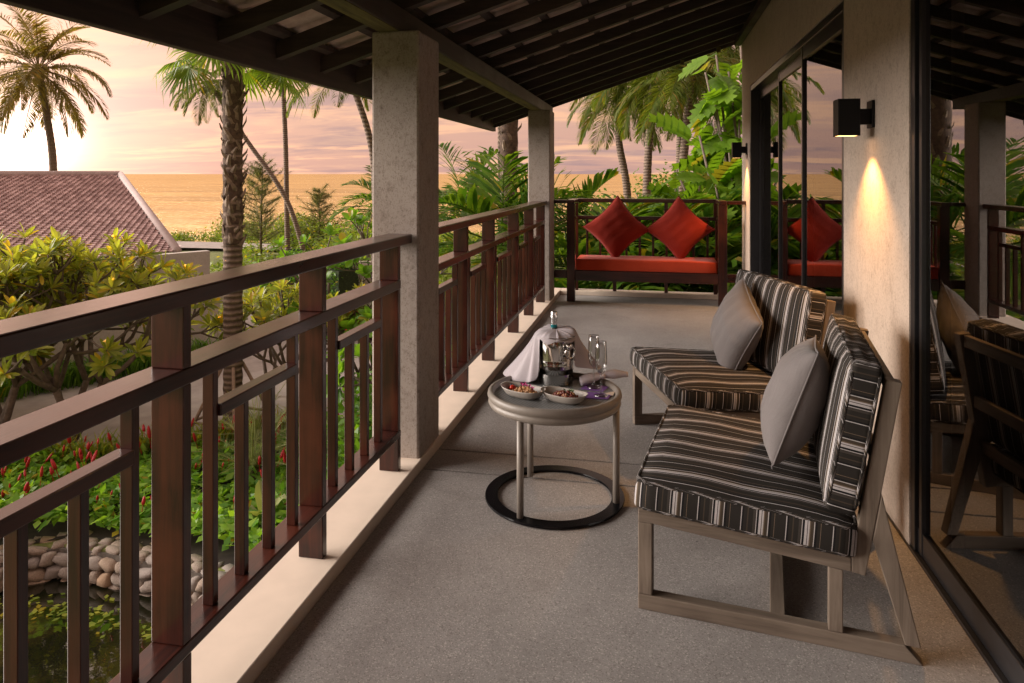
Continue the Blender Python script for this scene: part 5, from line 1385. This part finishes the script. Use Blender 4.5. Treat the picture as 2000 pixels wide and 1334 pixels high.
def blades(name, label, pts, n, hmin, hmax, w, mat, seed, lean=.5, cat='plants', kind='stuff'):
    """strappy leaves scattered in a polygon"""
    rnd = random.Random(seed); mb = MB(); xs_ = [p[0] for p in pts]; ys_ = [p[1] for p in pts]; c_ = 0
    while c_ < n:
        x, y = rnd.uniform(min(xs_), max(xs_)), rnd.uniform(min(ys_), max(ys_))
        if not in_poly(x, y, pts): continue
        c_ += 1; z = -2.88; h = rnd.uniform(hmin, hmax); a = rnd.uniform(0, 6.28); l = lean*rnd.uniform(.4, 1.2)
        d = Vector((math.cos(a), math.sin(a), 0)); s = Vector((-d.y, d.x, 0))*w
        p0 = Vector((x, y, z)); p1 = p0+d*h*l*.35+Vector((0, 0, h*.65)); p2 = p0+d*h*l+Vector((0, 0, h*(1-.25*l)))
        mb.add([p0-s*.6, p0+s*.6, p1+s, p1-s, p2], [(0, 1, 2, 3), (3, 2, 4)])
    o = mb.obj(name, mat); return tag(o, label, cat, kind=kind)
blades('lily_border', 'dark strappy border plants at the foot of the garden wall', [(A_.x+.2, A_.y-.3), (A_.x+.65, A_.y-.5), (B_.x-1.2, B_.y-3.6), (B_.x-2.2, B_.y-3.2)], 2600, .3, .62, .016, L_DARK, 811, .8)
blades('lily_border', 'strappy green plants edging the driveway in front of the flower bed', [(-9.6, 8.7), (-8.1, 9.15), (-6.6, 10.1), (-5.5, 11.2), (-5.5, 10.7), (-6.6, 9.6), (-8.1, 8.75), (-9.4, 8.3)], 1500, .3, .6, .014, L_GRASS, 812, .7)
# flower bed: leaf mass plus red spikes
BED = [(-11.3, 7.3), (-9.5, 8.6), (-8.1, 9.05), (-6.7, 9.9), (-5.5, 10.9), (-4.0, 11.2), (-2.7, 9.4), (-2.7, 6.6), (-4.22, 6.98), (-5.24, 7.2), (-6.15, 7.3), (-6.75, 7.3), (-7.2, 7.05), (-7.5, 6.7), (-9.4, 6.0)]
fb = empty('flower_bed', (-6, 8.5, -2.88), 'bed of bright green leaves with red ginger spikes behind the pond', 'flower bed')
rs = np.random.RandomState(21); pts = []
while len(pts) < 12500:
    x, y = rs.uniform(-11.3, -2.7), rs.uniform(6.1, 11.2)
    if in_poly(x, y, BED): pts.append((x, y))
P = np.array([(x+6, y-8.5, .16+.16*rs.rand()+.10*math.sin(x*2.3)*math.sin(y*1.9+1)) for x, y in pts]); n = len(P)
v, f = leaf_cloud(n, (0, 0, 0), (.001, .001, .001), .155, .078, 22, flat=.45); v = (v.reshape(n, 4, 3)+P[:, None, :]).reshape(-1, 3)
o = link('foliage', np_mesh('foliage', v, f), L_BED, fb); o['kind'] = 'stuff'
sp = MB().lathe([(.004, -.10), (.004, 0), (.017, .01), (.020, .05), (.017, .09), (.010, .12), (0, .135)], 8).mesh('flower_spike', True); sp.materials.append(REDFL)
rnd = random.Random(5); c_ = 0
while c_ < 230:
    x, y = rnd.uniform(-11.3, -2.9), rnd.uniform(6.3, 11)
    if not in_poly(x, y, BED): continue
    if x > -5.5 and rnd.random() < .5: continue
    o = link('flower_spike', sp, None, fb); o.location = (x+6, y-8.5, .36+rnd.uniform(-.03, .12)); s = rnd.uniform(.55, 1.35); o.scale = (s, s, s*rnd.uniform(.7, 1.2)); o.rotation_euler = (rnd.gauss(0, .28), rnd.gauss(0, .28), 0); c_ += 1
# cycads
CYC = []
for i, (a, d) in enumerate(((75, 40), (50, 55), (25, 50))):
    m = frond_mesh('cycad_frond', 1.0, R(a), R(d), 40, .15, .007, 860+i, gdroop=.1, vang=30, sweep=62, stem=.10, segs=1); m.materials.append(L_CYCAD); CYC.append([m])
for k, (x, y, s_, lab) in enumerate(((-5.35, 8.9, 1.05, 'silvery cycad in the bed, the nearest behind the second post'), (-4.7, 9.3, 1.0, 'silvery cycad in the bed farther right behind the slim uprights'), (-5.9, 9.9, .9, 'silvery cycad at the foot of the fan palm'))):
    r = empty('cycad', (x, y, -2.88), lab, 'cycad', 'silvery cycads in the flower bed'); MB().lathe([(.09, 0), (.11, .12), (.09, .26), (0, .30)], 12).obj('trunk', BARKD, r, True)
    crown(r, (0, 0, .26), CYC, [(0, 9), (1, 12), (2, 10)], 870+k, s_)
pl = rosette_mesh(8, .42, .20, 880, L_CYCAD, (15, 75), 'broad_leaf')
bl = empty('broad_leaf_plant', (-4.55, 7.75, -2.88), 'broad grey green leaves drooping over the pond wall', 'plant'); o = link('leaf_cluster', pl, None, bl); o.location = (0, 0, .15); MB().tube([(0, 0, 0), (0, 0, .2)], .02, 6).obj('stem', BRANCH, bl, True)

# ------------------------------------------------------------------ pond wall of river stones
pw = empty('pond_wall', (-6, 7, -3.36), 'curved river stone wall around the garden pond', 'wall'); off = Vector((6, -7, 3.36))
path = [Vector((x, y, 0)) for x, y in ((-10.2, 5.2), (-9.3, 5.8), (-8.2, 6.30), (-7.361, 6.45), (-7.11, 6.70), (-6.98, 6.95), (-6.75, 7.07), (-6.15, 7.08), (-5.7, 7.02), (-5.24, 7.0), (-4.73, 6.9), (-4.22, 6.76), (-3.7, 6.58), (-3.0, 6.3), (-2.4, 6.1))]
mor = MB(); n = len(path); nr_ = []
for i in range(n):
    t = (path[min(i+1, n-1)]-path[max(i-1, 0)]).normalized(); nr_.append(Vector((-t.y, t.x, 0)))
vs = []
for p, q in zip(path, nr_):
    for w_, z in ((.03, -4.0), (.03, -2.93), (.33, -2.93), (.33, -4.0)): vs.append(p+q*w_+Vector((0, 0, z))+off)
mor.add(vs, [(4*i+k, 4*(i+1)+k, 4*(i+1)+(k+1) % 4, 4*i+(k+1) % 4) for i in range(n-1) for k in range(4)]).obj('mortar', MORTAR, pw)
def stone_mesh(seed):
    rnd = random.Random(seed); b = bmesh.new(); bmesh.ops.create_icosphere(b, subdivisions=2, radius=1)
    ph = [rnd.uniform(0, 6) for _ in range(6)]
    for v in b.verts:
        c0 = v.co.copy(); k = 1+.20*math.sin(3*c0.x+ph[0])*math.sin(3*c0.z+ph[1])+.12*math.sin(4*c0.z+ph[2])-.06*abs(c0.x*c0.z); v.co = Vector([math.copysign(abs(q)**.52, q) for q in c0])*k
    me = bpy.data.meshes.new('stone'); b.to_mesh(me); b.free(); me.polygons.foreach_set('use_smooth', [True]*len(me.polygons)); me.materials.append(STONE); return me
ST = [stone_mesh(900+k) for k in range(7)]
L_ = [0]
for i in range(1, n): L_.append(L_[-1]+(path[i]-path[i-1]).length)
def along(s):
    for i in range(1, n):
        if s <= L_[i]: f = (s-L_[i-1])/(L_[i]-L_[i-1]); return path[i-1].lerp(path[i], f), nr_[i-1].lerp(nr_[i], f).normalized(), (path[i]-path[i-1])
    return path[-1], nr_[-1], path[-1]-path[-2]
rnd = random.Random(17)
for row, (dn, z, sz) in enumerate(((.0, -3.31, .085), (.0, -3.165, .08), (.01, -3.03, .075), (.09, -2.925, .075), (.20, -2.915, .08), (.31, -2.93, .075))):
    s = rnd.uniform(0, .1)
    while s < L_[-1]:
        w_ = sz*rnd.uniform(.75, 1.65); p, q, t = along(s+w_); o = link('stone', ST[rnd.randrange(7)], None, pw)
        o.location = p+q*(dn+rnd.uniform(-.015, .02))+Vector((0, 0, z+rnd.uniform(-.015, .015)))+off
        o.rotation_euler = (rnd.uniform(-.2, .2), rnd.uniform(-.2, .2), math.atan2(t.y, t.x)+rnd.uniform(-.2, .2))
        o.scale = (w_*1.02, .075*rnd.uniform(.85, 1.15), sz*.86*rnd.uniform(.85, 1.1)) if row < 3 else (w_*1.02, sz*.8, .05*rnd.uniform(.7, 1.1)); s += 2*w_*.97
# pond weed
wd = MB(); rnd = random.Random(23)
for k in range(260):
    s = rnd.random(); x = -8.4+4.2*s+rnd.gauss(0, .06); y = 6.25+.35*math.sin(s*3)+rnd.gauss(0, .10)-.1*s; a = rnd.uniform(0, 6.28); l = rnd.uniform(.02, .05)
    d = Vector((math.cos(a), math.sin(a), 0))*l; s_ = Vector((-d.y, d.x, 0))*.6; p = Vector((x, y, -3.242+rnd.uniform(0, .012)))
    wd.add([p-d, p+s_, p+d, p-s_], [(0, 1, 2, 3)])
tag(wd.obj('pond_weed', L_GRASS), 'yellow green weed floating on the pond by the stone wall', 'pond weed', kind='stuff')
# lawn and ground cover seen past the end of the veranda
rs = np.random.RandomState(31); n = 16000; P = np.stack([rs.uniform(-4.5, 4.5, n), rs.uniform(8.6, 22, n), -2.88+rs.rand(n)*.12], 1)
v, f = leaf_cloud(n, (0, 0, 0), (.001, .001, .001), .16, .05, 32, flat=.7, updown=.5); v = (v.reshape(n, 4, 3)+P[:, None, :]).reshape(-1, 3)
tag(link('lawn', np_mesh('lawn', v, f), L_GRASS), 'rough green lawn beyond the end of the veranda', 'grass', kind='stuff')
bush('shrub', 'leafy shrub below the end balustrade seen under the bench', (-.2, 9.9, -1.2), (1.7, .8, 1.4), 3800, .15, .09, L_HEDGE, 540, group='shrubs below the veranda end', clumps=26)
bush('shrub', 'leafy shrub at the right below the veranda end beside the villa', (1.25, 9.6, -.9), (.8, .7, 1.6), 2600, .16, .09, L_HEDGE, 541, group='shrubs below the veranda end', clumps=20)
bush('shrub', 'shrub seen through the far balustrade uprights', (-3.6, 9.4, -2.0), (1.2, 1.4, .9), 2800, .15, .08, L_HEDGE, 542, group='shrubs below the veranda end', clumps=20)
bush('shrub', 'low shrub outside the near pillar below the rails', (-3.0, 7.6, -2.2), (.9, 1.2, .7), 2200, .14, .08, L_HEDGE, 543, group='shrubs below the veranda end', clumps=18)
